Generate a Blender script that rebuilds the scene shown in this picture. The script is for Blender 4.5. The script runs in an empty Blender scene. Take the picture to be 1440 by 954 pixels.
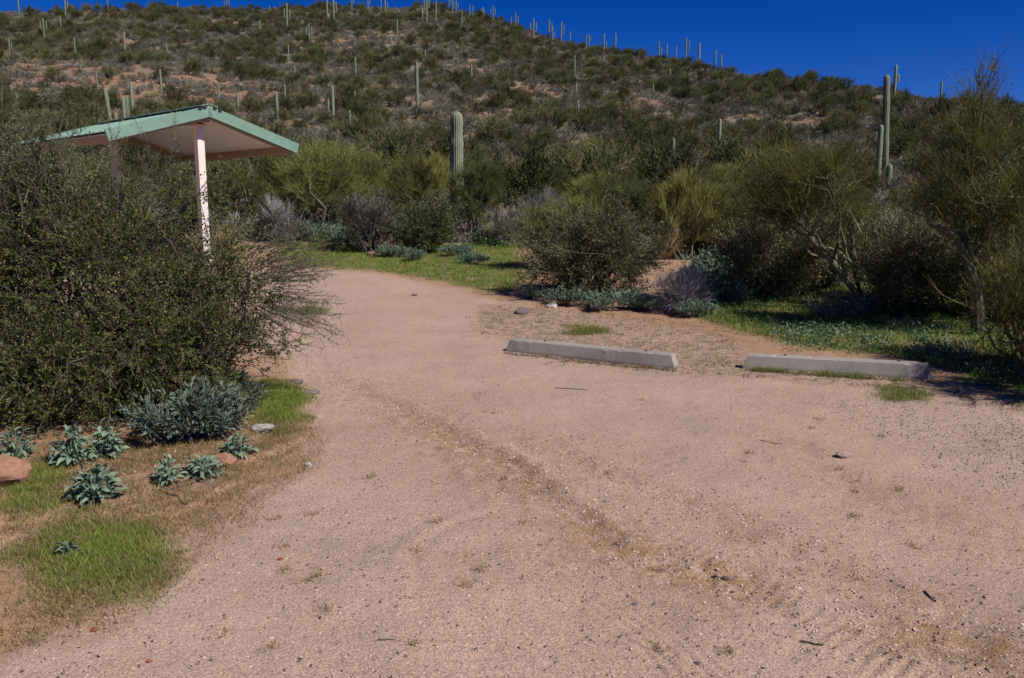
import bpy, math
import numpy as np
from mathutils import Vector, Matrix, Euler

# ------------------------------------------------------------------ camera, light, exposure
SC = bpy.context.scene
COL = SC.collection
F = 1150.0                      # focal length in pixels of the 1440 x 954 photograph
PITCH = math.atan(177 / F)
CAMZ = 1.5
cam_d = bpy.data.cameras.new('camera'); cam = bpy.data.objects.new('camera', cam_d); COL.objects.link(cam)
cam_d.sensor_width = 36; cam_d.lens = 36 * F / 1440
cam_d.clip_start = 0.05; cam_d.clip_end = 3000
cam.location = (0, 0, CAMZ); cam.rotation_euler = (math.pi / 2 - PITCH, 0, 0)
SC.camera = cam

SUN_EL, SUN_AZ = math.radians(46), math.radians(-38)      # azimuth measured from +X
SUN = Vector((math.cos(SUN_EL) * math.cos(SUN_AZ), math.cos(SUN_EL) * math.sin(SUN_AZ), math.sin(SUN_EL)))
W = bpy.data.worlds.new('World'); SC.world = W; W.use_nodes = True
wn = W.node_tree.nodes; wl = W.node_tree.links
wn.clear()
sky = wn.new('ShaderNodeTexSky'); sky.sky_type = 'NISHITA'; sky.sun_disc = False
sky.sun_elevation = SUN_EL; sky.sun_rotation = math.pi / 2 - SUN_AZ
sky.altitude = 2500; sky.air_density = 0.75; sky.dust_density = 0.0; sky.ozone_density = 6.0
hsv = wn.new('ShaderNodeHueSaturation'); hsv.inputs['Hue'].default_value = 0.522; hsv.inputs['Saturation'].default_value = 1.3
bg = wn.new('ShaderNodeBackground'); bg.inputs['Strength'].default_value = 0.066
wo = wn.new('ShaderNodeOutputWorld')
wl.new(sky.outputs[0], hsv.inputs['Color']); wl.new(hsv.outputs[0], bg.inputs[0]); wl.new(bg.outputs[0], wo.inputs[0])
sd = bpy.data.lights.new('sun', 'SUN'); so = bpy.data.objects.new('sun', sd); COL.objects.link(so)
sd.energy = 4.3; sd.angle = math.radians(0.53); sd.color = (1.0, 0.95, 0.87)
so.rotation_euler = (-SUN).to_track_quat('-Z', 'Y').to_euler(); so.location = (20, -15, 30)
SC.view_settings.view_transform = 'Standard'; SC.view_settings.look = 'None'
SC.view_settings.exposure = 0.42; SC.view_settings.gamma = 1.0; SC.view_settings.use_curve_mapping = False
SC.render.engine = 'CYCLES'
SC.cycles.max_bounces = 5; SC.cycles.diffuse_bounces = 2; SC.cycles.transparent_max_bounces = 4
SC.cycles.transmission_bounces = 2; SC.cycles.glossy_bounces = 2

# ------------------------------------------------------------------ numeric helpers
def hash2(i, j, s):
    i = i.astype(np.int64); j = j.astype(np.int64)
    h = (i * 374761393 + j * 668265263 + s * 1442695041) & 0xffffffff
    h = ((h ^ (h >> 13)) * 1274126177) & 0xffffffff
    return ((h ^ (h >> 16)) & 0xffffff) / float(0xffffff)

def vnoise(x, y, s=0):
    i = np.floor(x); j = np.floor(y); fx = x - i; fy = y - j
    fx = fx * fx * (3 - 2 * fx); fy = fy * fy * (3 - 2 * fy)
    a = hash2(i, j, s); b = hash2(i + 1, j, s); c = hash2(i, j + 1, s); d = hash2(i + 1, j + 1, s)
    return (a * (1 - fx) + b * fx) * (1 - fy) + (c * (1 - fx) + d * fx) * fy

def fbm(x, y, s=0, o=3):
    r = 0; a = 0.5; t = 0
    for k in range(o):
        r = r + a * vnoise(x * 2 ** k, y * 2 ** k, s + k * 17); t += a; a *= 0.5
    return r / t - 0.5

def sstep(a, b, x):
    t = np.clip((x - a) / (b - a), 0, 1); return t * t * (3 - 2 * t)

def pix_dir(px, py):
    a = (np.asarray(px, float) - 720) / F; b = -(np.asarray(py, float) - 477) / F
    cp, sp = math.cos(PITCH), math.sin(PITCH)
    return np.stack([a, cp + b * sp, -sp + b * cp], -1)

# ridge line of the hill: skyline pixel -> direction, with the distance judged from the saguaros standing on it
_rp = np.array([(-300, 18, 190), (0, 16, 200), (200, 14, 215), (480, 11, 235), (620, 12, 235), (680, 24, 230), (740, 48, 225),
                (860, 72, 205), (960, 87, 185), (1060, 104, 150), (1150, 113, 125), (1230, 126, 110), (1330, 134, 100),
                (1440, 150, 95), (1800, 165, 90)], float)
_rd = pix_dir(_rp[:, 0], _rp[:, 1])
R_AZ = np.arctan2(_rd[:, 0], _rd[:, 1]); R_TAN = _rd[:, 2] / np.hypot(_rd[:, 0], _rd[:, 1])

def T0(x, y):
    x = np.asarray(x, float); y = np.asarray(y, float)
    d = np.hypot(x, y); az = np.arctan2(x, y)
    front = sstep(2.4, 1.3, np.abs(az))
    sp = np.log1p(np.exp(np.clip((d - 9.5) / 1.0, -30, 30)))
    sp = np.where(d > 30, d - 9.5, sp)
    base = 0.075 * sp
    D = np.interp(az, R_AZ, _rp[:, 2]); tn = np.interp(az, R_AZ, R_TAN)
    zr = CAMZ + tn * D
    k = np.maximum(zr - 0.075 * (D - 9.5), 0) / (D - 28) ** 1.4
    up = base + k * np.maximum(d - 28, 0) ** 1.4
    down = zr - 0.22 * (d - D)
    w = 4.0
    h = np.clip(0.5 + 0.5 * (down - up) / w, 0, 1)
    z = down * (1 - h) + up * h - w * h * (1 - h) * 0.5
    z = z * front + 0.02 * d * (1 - front) * (d > 12)
    hill = sstep(26, 60, d)
    z = z + hill * front * (2.2 * fbm(x / 22, y / 22, 5) + 0.5 * fbm(x / 5, y / 5, 9)) * sstep(26, 120, d)
    return z

def raycast(px, py, fn=T0, dmax=400.0):
    dr = pix_dir(px, py)
    t = np.concatenate([np.arange(1.0, 30, 0.02), np.arange(30, dmax, 0.15)])
    X = dr[0] * t; Y = dr[1] * t; Z = CAMZ + dr[2] * t
    hit = np.nonzero(Z <= fn(X, Y))[0]
    i = hit[0] if len(hit) else len(t) - 1
    return np.array([X[i], Y[i], float(fn(X[i:i + 1], Y[i:i + 1])[0])])

def gp(pts): return np.array([raycast(a, b)[:2] for a, b in pts])

def inpoly(poly, x, y):
    r = np.zeros(x.shape, bool); n = len(poly)
    for i in range(n):
        x0, y0 = poly[i]; x1, y1 = poly[(i + 1) % n]
        if y0 == y1: continue
        c = ((y0 > y) != (y1 > y)) & (x < (x1 - x0) * (y - y0) / (y1 - y0) + x0)
        r ^= c
    return r

def softpoly(poly, x, y, amp, freq=2.5, soft=0.08):
    r = 0
    for k in range(5):
        ox = math.cos(k * 2.4) * soft * (k > 0); oy = math.sin(k * 2.4) * soft * (k > 0)
        dx = amp * 2 * fbm(x * freq, y * freq, 31, 3); dy = amp * 2 * fbm(x * freq, y * freq, 57, 3)
        r = r + inpoly(poly, x + dx + ox, y + dy + oy)
    return r / 5.0

def pldist(pl, x, y):
    best = np.full(x.shape, 1e9); side = np.zeros(x.shape); along = np.zeros(x.shape); acc = 0
    for i in range(len(pl) - 1):
        ax, ay = pl[i]; bx, by = pl[i + 1]; L = math.hypot(bx - ax, by - ay)
        t = np.clip(((x - ax) * (bx - ax) + (y - ay) * (by - ay)) / L ** 2, 0, 1)
        d = np.hypot(x - ax - t * (bx - ax), y - ay - t * (by - ay))
        s = np.sign((bx - ax) * (y - ay) - (by - ay) * (x - ax))
        m = d < best
        best = np.where(m, d, best); side = np.where(m, s, side); along = np.where(m, acc + t * L, along); acc += L
    return best, side, along

# ------------------------------------------------------------------ areas on the ground
ROAD = np.concatenate([
    [(-7.0, 0.5)], gp([(-60, 940), (60, 905), (150, 860), (225, 800), (290, 735), (345, 690), (415, 655), (440, 605), (432, 560),
                       (395, 515), (330, 485)]),
    [(-6.0, 10.2), (-12.0, 12.5), (-14.0, 16.5)],
    gp([(250, 388), (330, 380), (400, 378), (470, 381), (560, 390), (640, 408), (690, 422), (760, 432), (850, 444), (920, 455),
        (985, 470), (1040, 486), (1046, 512), (1180, 524), (1310, 534), (1380, 556), (1440, 574)]),
    [(6.5, 6.0), (9.0, 4.5), (12, 0), (9, -7), (-9, -7)]])
GREEN = [gp([(45, 770), (110, 735), (190, 745), (222, 790), (200, 832), (120, 840), (60, 810)]),
         gp([(355, 552), (395, 545), (425, 565), (415, 595), (380, 615), (358, 590)]),
         gp([(0, 690), (35, 660), (60, 690), (120, 712), (100, 730), (30, 715)]),
         gp([(385, 340), (520, 348), (720, 342), (740, 395), (705, 412), (640, 400), (560, 386), (470, 378), (400, 374)]),
         gp([(960, 444), (1040, 466), (1120, 488), (1240, 500), (1330, 520), (1380, 545), (1440, 566), (1600, 590), (1600, 380),
             (1300, 372), (1100, 372), (990, 385)]),
         gp([(1230, 546), (1275, 548), (1280, 562), (1240, 562)]),
         gp([(800, 462), (840, 460), (850, 470), (805, 472)]),
         gp([(430, 432), (455, 434), (455, 442), (432, 440)])]
DRY = [gp([(0, 900), (0, 640), (330, 600), (425, 600), (425, 640), (340, 690), (240, 790), (170, 840), (60, 890)]),
       gp([(690, 428), (760, 430), (860, 442), (960, 450), (1040, 470), (1050, 520), (950, 512), (720, 480), (650, 470)]),
       gp([(1000, 500), (1180, 522), (1310, 533), (1440, 566), (1440, 585), (1300, 552), (1040, 532), (760, 510), (720, 500), (960, 508)])]
RUT1 = gp([(440, 510), (500, 545), (560, 575), (640, 620), (740, 680), (800, 725), (870, 770), (950, 800), (1080, 838), (1210, 885), (1440, 935)])
RUT1 = np.concatenate([RUT1, [RUT1[-1] + (RUT1[-1] - RUT1[-2]) * 2]])
RUT2 = gp([(720, 620), (830, 660), (930, 700), (1060, 760), (1250, 835), (1440, 890)])
RUT3 = gp([(1100, 620), (1200, 690), (1320, 740), (1440, 790)])
TYRE = gp([(770, 790), (860, 850), (930, 905), (985, 955)])
TYRE = np.concatenate([TYRE, [TYRE[-1] + (TYRE[-1] - TYRE[-2]) * 2]])
BANK = gp([(395, 505), (330, 485), (200, 470), (0, 470), (-200, 560), (-200, 760), (60, 730), (200, 700), (300, 655), (380, 610), (410, 580), (418, 545)])
_bc = BANK.mean(0)

def rut_parts(x, y):
    wx = x + 0.12 * fbm(x * 1.5, y * 1.5, 71, 2) + 0.05 * fbm(x * 6, y * 6, 72, 2); wy = y + 0.12 * fbm(x * 1.5, y * 1.5, 73, 2)
    out = []
    for pl, w in ((RUT1, 0.085), (RUT2, 0.11), (RUT3, 0.14)):
        d, s, a = pldist(pl, wx, wy); out.append((d, s, a, w))
    return out

def T(x, y, full=False):
    x = np.asarray(x, float); y = np.asarray(y, float); shp = x.shape
    x = x.ravel(); y = y.ravel()
    z = T0(x, y)
    d = np.hypot(x, y)
    near = (d < 40) & (d > 0.2)
    xi, yi = x[near], y[near]
    if xi.size:
        road = softpoly(ROAD, xi, yi, 0.16, 2.4, 0.16)
        bank = softpoly(BANK, xi, yi, 0.16, 2.5, 0.32)
        rp = rut_parts(xi, yi)
        rut = np.zeros_like(xi); dz = np.zeros_like(xi)
        for k, (dd, s, a, w) in enumerate(rp):
            br = sstep(0.0, 0.4, vnoise(a * 1.3, a * 0 + k, 80)) * (1.0, 0.45, 0.35)[k] * (sstep(0.3, 3.6, a) * 0.85 + 0.15 if k == 0 else 1.0)
            g = np.exp(-(dd / w) ** 2)
            lip = np.exp(-((dd - 1.7 * w) / (0.7 * w)) ** 2) * np.where(s > 0, 1, 0.35)
            dz += br * (-0.022 * g + 0.013 * lip * (0.5 + vnoise(xi * 9, yi * 9, 90)))
            rut = np.maximum(rut, br * (0.75 * np.exp(-(dd / (2.0 * w)) ** 2) + 0.34 * np.exp(-((dd - 0.12) / (4.2 * w)) ** 2)))
        td, ts, ta = pldist(TYRE, xi, yi)
        tm = np.exp(-(td / 0.16) ** 4)
        dz += tm * 0.004 * np.sin(ts * td * 2 * math.pi / 0.045)
        td2 = td - 0.62; tm2 = np.exp(-(td2 / 0.12) ** 4)
        dz += tm2 * 0.003 * np.sin(ta * 2 * math.pi / 0.06 + td2 * 40)
        dz += 0.05 * fbm(xi / 1.7, yi / 1.7, 41, 2) + 0.016 * fbm(xi * 2.2, yi * 2.2, 42, 2) * (1.6 - road) + 0.010 * fbm(xi * 9, yi * 9, 43, 2) * (1.5 - 0.5 * road)
        dz += 0.06 * bank * (1 - 0.3 * fbm(xi * 2, yi * 2, 44))
        dz += rut * 0.03 * fbm(xi * 11, yi * 11, 95, 3)
        z[near] += dz * sstep(40, 30, d[near])
    z = z.reshape(shp)
    if full:
        R = np.zeros(len(x)); U = np.zeros(len(x))
        if xi.size: R[near] = road; U[near] = rut
        return z, R.reshape(shp), U.reshape(shp)
    return z

def Tz(x, y): return float(T(np.array([x]), np.array([y]))[0])
def hit(px, py): p = raycast(px, py, T0); return np.array([p[0], p[1], Tz(p[0], p[1])])
def at_dist(px, d):
    """ground point seen at column px, d metres away (horizontal distance)."""
    a = math.atan2((px - 720) / F, math.cos(PITCH) + (177 / F) * math.sin(PITCH))
    x, y = d * math.sin(a), d * math.cos(a); return np.array([x, y, Tz(x, y)])

# ------------------------------------------------------------------ materials
def new_mat(name):
    m = bpy.data.materials.new(name); m.use_nodes = True
    nt = m.node_tree; nt.nodes.clear()
    out = nt.nodes.new('ShaderNodeOutputMaterial'); p = nt.nodes.new('ShaderNodeBsdfPrincipled')
    nt.links.new(p.outputs[0], out.inputs[0])
    return m, nt, p, out
def N(nt, t, **kw):
    n = nt.nodes.new(t)
    for k, v in kw.items(): setattr(n, k, v)
    return n
def val(nt, sock, v):
    if isinstance(v, (int, float)): sock.default_value = v
    elif isinstance(v, tuple): sock.default_value = v if len(v) == 4 else (*v, 1)
    else: nt.links.new(v, sock)
def mix(nt, f, a, b, bt='MIX'):
    n = N(nt, 'ShaderNodeMix', data_type='RGBA', blend_type=bt)
    val(nt, n.inputs[0], f); val(nt, n.inputs[6], a); val(nt, n.inputs[7], b); return n.outputs[2]
def mth(nt, op, a, b=0.0, c=None, clamp=False):
    n = N(nt, 'ShaderNodeMath', operation=op, use_clamp=clamp)
    val(nt, n.inputs[0], a); val(nt, n.inputs[1], b)
    if c is not None: val(nt, n.inputs[2], c)
    return n.outputs[0]
def rng_map(nt, v, a, b, c=0.0, d=1.0):
    n = N(nt, 'ShaderNodeMapRange'); val(nt, n.inputs[0], v)
    for i, q in enumerate((a, b, c, d)): n.inputs[1 + i].default_value = q
    return n.outputs[0]
def noise(nt, scale, detail=3.0, rough=0.55, vec=None):
    n = N(nt, 'ShaderNodeTexNoise'); n.inputs['Scale'].default_value = scale
    n.inputs['Detail'].default_value = detail; n.inputs['Roughness'].default_value = rough
    if vec is not None: nt.links.new(vec, n.inputs['Vector'])
    return n.outputs[0]
def bump(nt, p, h, strength, dist):
    b = N(nt, 'ShaderNodeBump'); b.inputs['Strength'].default_value = strength; b.inputs['Distance'].default_value = dist
    nt.links.new(h, b.inputs['Height']); nt.links.new(b.outputs[0], p.inputs['Normal'])

def leaf_mat(name, a, b, rough=0.6, trans=0.25, var=0.35):
    m, nt, p, out = new_mat(name)
    at = N(nt, 'ShaderNodeAttribute', attribute_name='tint')
    oi = N(nt, 'ShaderNodeObjectInfo')
    c = mix(nt, at.outputs['Fac'], a, b)
    r = rng_map(nt, oi.outputs['Random'], 0, 1, 1 - var, 1 + var)
    cc = N(nt, 'ShaderNodeVectorMath', operation='SCALE'); nt.links.new(c, cc.inputs[0]); nt.links.new(r, cc.inputs[3])
    nt.links.new(cc.outputs[0], p.inputs['Base Color'])
    p.inputs['Roughness'].default_value = rough; p.inputs['Specular IOR Level'].default_value = 0.3
    if trans > 0:
        tb = N(nt, 'ShaderNodeBsdfTranslucent'); nt.links.new(cc.outputs[0], tb.inputs[0])
        ms = N(nt, 'ShaderNodeMixShader'); ms.inputs[0].default_value = trans
        nt.links.new(p.outputs[0], ms.inputs[1]); nt.links.new(tb.outputs[0], ms.inputs[2]); nt.links.new(ms.outputs[0], out.inputs[0])
    return m

def stone_mat(name, a, b, scale=8.0):
    m, nt, p, out = new_mat(name)
    tc = N(nt, 'ShaderNodeTexCoord').outputs['Object']; oi = N(nt, 'ShaderNodeObjectInfo')
    n = noise(nt, scale, 5, 0.65, tc)
    c = mix(nt, rng_map(nt, n, 0.35, 0.65), a, b)
    c = mix(nt, 1.0, c, mix(nt, oi.outputs['Random'], (0.75, 0.75, 0.75), (1.2, 1.15, 1.1)), 'MULTIPLY')
    nt.links.new(c, p.inputs['Base Color']); p.inputs['Roughness'].default_value = 0.9
    bump(nt, p, noise(nt, scale * 5, 4, 0.7, tc), 0.6, 0.01)
    return m

M = {}
M['shrub_leaf'] = leaf_mat('olive shrub leaf', (0.034, 0.048, 0.013), (0.155, 0.168, 0.046))
M['shrub_twig'] = leaf_mat('grey thorny twig', (0.045, 0.035, 0.026), (0.145, 0.118, 0.09), 0.8, 0)
M['dark_leaf'] = leaf_mat('dark green leaf', (0.051, 0.065, 0.024), (0.176, 0.203, 0.081))
M['jojoba_leaf'] = leaf_mat('grey green leaf', (0.085, 0.09, 0.038), (0.25, 0.242, 0.12))
M['pv_twig'] = leaf_mat('palo verde twig', (0.095, 0.105, 0.026), (0.262, 0.262, 0.073), 0.6, 0.3)
M['pv_dark'] = leaf_mat('dark palo verde twig', (0.058, 0.070, 0.019), (0.156, 0.169, 0.049), 0.6, 0.3)
M['pv_yellow'] = leaf_mat('yellow green palo verde twig', (0.131, 0.126, 0.031), (0.337, 0.307, 0.077), 0.6, 0.3)
M['pv_bark'] = leaf_mat('palo verde bark', (0.06, 0.062, 0.032), (0.17, 0.165, 0.10), 0.8, 0)
M['dark_bark'] = leaf_mat('dark bark', (0.025, 0.02, 0.016), (0.09, 0.075, 0.06), 0.9, 0)
M['grey_twig'] = leaf_mat('dead grey twig', (0.11, 0.095, 0.095), (0.27, 0.245, 0.24), 0.8, 0)
M['lilac_twig'] = leaf_mat('pale dead twig', (0.14, 0.128, 0.13), (0.34, 0.315, 0.32), 0.8, 0)
M['brittle'] = leaf_mat('silver leaf', (0.085, 0.135, 0.085), (0.22, 0.29, 0.205), 0.65, 0.15, 0.2)
M['brittle_grey'] = leaf_mat('grey blue leaf', (0.065, 0.085, 0.062), (0.19, 0.22, 0.175), 0.65, 0.12, 0.2)
M['grass'] = leaf_mat('green grass blade', (0.08, 0.16, 0.018), (0.27, 0.35, 0.055), 0.55, 0.3)
M['near_grass'] = leaf_mat('olive green grass blade', (0.085, 0.135, 0.022), (0.33, 0.32, 0.09), 0.55, 0.3)
M['dry_grass'] = leaf_mat('dry grass blade', (0.16, 0.10, 0.045), (0.36, 0.26, 0.12), 0.8, 0.2)
M['weed'] = leaf_mat('green weed leaf', (0.035, 0.085, 0.022), (0.13, 0.20, 0.07), 0.55, 0.25)
M['litter'] = leaf_mat('dead leaf litter', (0.05, 0.032, 0.022), (0.20, 0.13, 0.08), 0.9, 0)
M['hill_pv'] = leaf_mat('hillside olive foliage', (0.058, 0.065, 0.021), (0.156, 0.159, 0.052), 0.7, 0.25, 0.4)
M['hill_dark'] = leaf_mat('hillside dark foliage', (0.058, 0.065, 0.029), (0.156, 0.163, 0.078), 0.7, 0.25, 0.4)
M['hill_grey'] = leaf_mat('hillside grey scrub', (0.095, 0.092, 0.070), (0.24, 0.228, 0.175), 0.8, 0, 0.35)
M['hill_tan'] = leaf_mat('hillside dry grass', (0.15, 0.115, 0.06), (0.32, 0.25, 0.14), 0.8, 0, 0.3)
M['stone_pale'] = stone_mat('pale stone', (0.55, 0.50, 0.48), (0.30, 0.26, 0.25), 14)
M['stone_pink'] = stone_mat('pinkish stone', (0.40, 0.27, 0.23), (0.28, 0.18, 0.15), 10)
M['stone_red'] = stone_mat('red brown stone', (0.36, 0.20, 0.13), (0.24, 0.12, 0.08), 8)
M['stone_brick'] = stone_mat('brick red stone', (0.36, 0.10, 0.05), (0.26, 0.08, 0.05), 10)
M['stone_dark'] = stone_mat('dark purple stone', (0.16, 0.11, 0.11), (0.09, 0.065, 0.065), 10)
M['stone_grey'] = stone_mat('grey stone', (0.24, 0.21, 0.21), (0.14, 0.12, 0.12), 10)
M['boulder'] = stone_mat('red granite', (0.36, 0.205, 0.135), (0.18, 0.10, 0.07), 2.2)

def ground_mat():
    m, nt, p, out = new_mat('gravel and desert soil')
    pos = N(nt, 'ShaderNodeNewGeometry').outputs['Position']
    A = N(nt, 'ShaderNodeAttribute', attribute_name='cover'); S = N(nt, 'ShaderNodeSeparateColor'); nt.links.new(A.outputs['Color'], S.inputs[0])
    B = N(nt, 'ShaderNodeAttribute', attribute_name='soil'); S2 = N(nt, 'ShaderNodeSeparateColor'); nt.links.new(B.outputs['Color'], S2.inputs[0])
    road, green, dry = S.outputs; rut, red, hill = S2.outputs
    n_big = noise(nt, 0.55, 3, 0.6, pos); n_mid = noise(nt, 4.0, 4, 0.65, pos); n_fine = noise(nt, 38.0, 3, 0.7, pos); n_grit = noise(nt, 150.0, 2, 0.7, pos)
    vo = N(nt, 'ShaderNodeTexVoronoi'); vo.inputs['Scale'].default_value = 75; nt.links.new(pos, vo.inputs['Vector'])
    vo2 = N(nt, 'ShaderNodeTexVoronoi'); vo2.inputs['Scale'].default_value = 210; nt.links.new(pos, vo2.inputs['Vector'])
    sv = N(nt, 'ShaderNodeSeparateColor'); nt.links.new(vo.outputs['Color'], sv.inputs[0])
    sv2 = N(nt, 'ShaderNodeSeparateColor'); nt.links.new(vo2.outputs['Color'], sv2.inputs[0])
    rc = mix(nt, rng_map(nt, n_big, 0.35, 0.65), (0.385, 0.270, 0.213), (0.37, 0.257, 0.192))
    rc = mix(nt, mth(nt, 'MULTIPLY', rng_map(nt, n_mid, 0.5, 0.75), 0.45), rc, (0.375, 0.25, 0.165))
    rc = mix(nt, mth(nt, 'MULTIPLY', mth(nt, 'MULTIPLY', rut, rng_map(nt, noise(nt, 11.0, 4, 0.75, pos), 0.34, 0.6)), 1.15, clamp=True), rc, (0.265, 0.162, 0.092))
    rc = mix(nt, 1.0, rc, rng_map(nt, noise(nt, 1.3, 5, 0.7, pos), 0.3, 0.7, 0.86, 1.12), 'MULTIPLY')
    # grit: single grains lighter and darker
    g = rng_map(nt, sv2.outputs[0], 0, 1, 0.62, 1.38)
    rc = mix(nt, 1.0, rc, g, 'MULTIPLY')
    peb = mth(nt, 'MULTIPLY', rng_map(nt, sv.outputs[1], 0.80, 0.86), rng_map(nt, vo.outputs['Distance'], 0.42, 0.34))
    pc = mix(nt, sv.outputs[2], (0.20, 0.12, 0.10), (0.60, 0.47, 0.41))
    rc = mix(nt, mth(nt, 'MULTIPLY', peb, 0.7), rc, pc)
    soil = mix(nt, rng_map(nt, n_mid, 0.35, 0.65), (0.34, 0.195, 0.11), (0.31, 0.205, 0.145))
    soil = mix(nt, 1.0, soil, rng_map(nt, sv2.outputs[1], 0, 1, 0.72, 1.25), 'MULTIPLY')
    c = mix(nt, road, soil, rc)
    dn = mth(nt, 'MULTIPLY', dry, rng_map(nt, noise(nt, 9.0, 4, 0.7, pos), 0.42, 0.58))
    c = mix(nt, mth(nt, 'MULTIPLY', dn, 0.75), c, (0.21, 0.14, 0.085))
    gn = mth(nt, 'MULTIPLY', green, rng_map(nt, noise(nt, 5.0, 4, 0.7, pos), 0.30, 0.52))
    c = mix(nt, mth(nt, 'MULTIPLY', gn, 0.8), c, (0.075, 0.10, 0.025))
    h1 = noise(nt, 0.22, 5, 0.65, pos); h2 = noise(nt, 1.4, 4, 0.7, pos)
    hc = mix(nt, rng_map(nt, h1, 0.42, 0.60), (0.165, 0.145, 0.115), (0.235, 0.15, 0.092))
    hc = mix(nt, mth(nt, 'MULTIPLY', rng_map(nt, h2, 0.5, 0.7), 0.6), hc, (0.13, 0.112, 0.088))
    hc = mix(nt, mth(nt, 'MULTIPLY', red, rng_map(nt, noise(nt, 0.9, 6, 0.75, pos), 0.42, 0.6)), hc, (0.27, 0.132, 0.075))
    c = mix(nt, hill, c, hc)
    nt.links.new(c, p.inputs['Base Color']); p.inputs['Roughness'].default_value = 0.95; p.inputs['Specular IOR Level'].default_value = 0.15
    hgt = mth(nt, 'ADD', mth(nt, 'MULTIPLY', n_fine, 0.9), mth(nt, 'MULTIPLY', n_grit, 0.35))
    hgt = mth(nt, 'ADD', hgt, mth(nt, 'MULTIPLY', peb, 0.5))
    hgt = mth(nt, 'ADD', hgt, mth(nt, 'MULTIPLY', sv2.outputs[2], 0.18))
    hgt = mth(nt, 'ADD', hgt, mth(nt, 'MULTIPLY', mth(nt, 'MULTIPLY', h2, hill), 25.0))
    bump(nt, p, hgt, 0.6, 0.014)
    return m
M['ground'] = ground_mat()

# ------------------------------------------------------------------ mesh and object helpers
class MB:
    def __init__(s): s.V = []; s.F = []; s.t = []; s.m = []; s.n = 0
    def add(s, V, Fc, tint=0.5, mat=0):
        V = np.asarray(V, np.float32).reshape(-1, 3); Fc = np.asarray(Fc, np.int64)
        if not len(V) or not len(Fc): return s
        s.V.append(V); s.F.append((Fc + s.n, mat)); s.t.append(np.broadcast_to(np.asarray(tint, np.float32), (len(V),))); s.n += len(V); return s
    def mesh(s, name, mats, smooth=False):
        me = bpy.data.meshes.new(name)
        V = np.concatenate(s.V); me.vertices.add(len(V)); me.vertices.foreach_set('co', V.ravel())
        loops = np.concatenate([f.ravel() for f, _ in s.F])
        tot = np.concatenate([np.full(len(f), f.shape[1]) for f, _ in s.F]); st = np.concatenate([[0], np.cumsum(tot)[:-1]])
        me.loops.add(len(loops)); me.loops.foreach_set('vertex_index', loops.astype(np.int32))
        me.polygons.add(len(tot)); me.polygons.foreach_set('loop_start', st.astype(np.int32)); me.polygons.foreach_set('loop_total', tot.astype(np.int32))
        me.polygons.foreach_set('material_index', np.concatenate([np.full(len(f), m) for f, m in s.F]).astype(np.int32))
        me.polygons.foreach_set('use_smooth', np.full(len(tot), smooth))
        for m in mats: me.materials.append(m)
        a = me.attributes.new('tint', 'FLOAT', 'POINT'); a.data.foreach_set('value', np.concatenate(s.t))
        me.update(calc_edges=True)
        return me
    def build(s, name, mats, parent=None, smooth=False, loc=None):
        return link(name, s.mesh(name, mats, smooth), parent, loc)

def link(name, data, parent=None, loc=None, rz=None, sc=None):
    o = bpy.data.objects.new(name, data); COL.objects.link(o)
    if parent is not None: o.parent = parent
    if loc is not None: o.location = [float(q) for q in loc]
    if rz is not None: o.rotation_euler = (0, 0, rz)
    if sc is not None: o.scale = sc if not isinstance(sc, (int, float)) else (sc, sc, sc)
    return o
def tag(o, label, cat=None, group=None, kind=None):
    if label: o['label'] = label
    if cat: o['category'] = cat
    if group: o['group'] = group
    if kind: o['kind'] = kind
    return o
def thing(name, label, cat, loc, rz=0.0, group=None, sc=None):
    o = link(name, None, None, loc, rz, sc); o.empty_display_size = 0.2
    return tag(o, label, cat, group)
def copy_thing(o, label, group=None, loc=None, rz=None, sc=None):
    c = o.copy(); COL.objects.link(c)
    for ch in o.children:
        k = ch.copy(); COL.objects.link(k); k.parent = c; k.matrix_parent_inverse = ch.matrix_parent_inverse
    c['label'] = label
    if group: c['group'] = group
    elif 'group' in c.keys(): del c['group']
    if loc is not None: c.location = [float(q) for q in loc]
    if rz is not None: c.rotation_euler = (0, 0, rz)
    if sc is not None: c.scale = (sc, sc, sc) if isinstance(sc, (int, float)) else sc
    return c

def box(c, s, R=None):
    x, y, z = (q / 2 for q in s)
    V = np.array([(-x, -y, -z), (x, -y, -z), (x, y, -z), (-x, y, -z), (-x, -y, z), (x, -y, z), (x, y, z), (-x, y, z)])
    if R is not None: V = V @ np.array(R).T
    return V + np.array(c), np.array([(0, 3, 2, 1), (4, 5, 6, 7), (0, 1, 5, 4), (1, 2, 6, 5), (2, 3, 7, 6), (3, 0, 4, 7)])

def nrm(v): return v / np.maximum(np.linalg.norm(v, axis=-1, keepdims=True), 1e-9)

def tube(P, R, S=3):
    """many polylines at once: P (n, k, 3), R (n, k). S sides; S == 2 is a ribbon."""
    P = np.asarray(P, float); n, k, _ = P.shape
    R = np.broadcast_to(R, (n, k))
    t = nrm(np.gradient(P, axis=1))
    ref = np.where(np.abs(t[:, :1, 2:3]) > 0.85, np.array([1.0, 0.2, 0]), np.array([0, 0, 1.0]))
    ref = np.broadcast_to(ref, t.shape)
    u = nrm(np.cross(t, ref)); v = np.cross(t, u)
    ang = np.arange(S) * 2 * math.pi / S
    ring = P[:, :, None] + R[:, :, None, None] * (np.cos(ang)[None, None, :, None] * u[:, :, None] + np.sin(ang)[None, None, :, None] * v[:, :, None])
    idx = np.arange(n * k * S).reshape(n, k, S)
    a = idx[:, :-1]; b = idx[:, 1:]
    if S == 2:
        f = np.stack([a[..., 0], a[..., 1], b[..., 1], b[..., 0]], -1)
    else:
        f = np.stack([a, np.roll(a, -1, 2), np.roll(b, -1, 2), b], -1)
    return ring.reshape(-1, 3), f.reshape(-1, 4)

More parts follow.
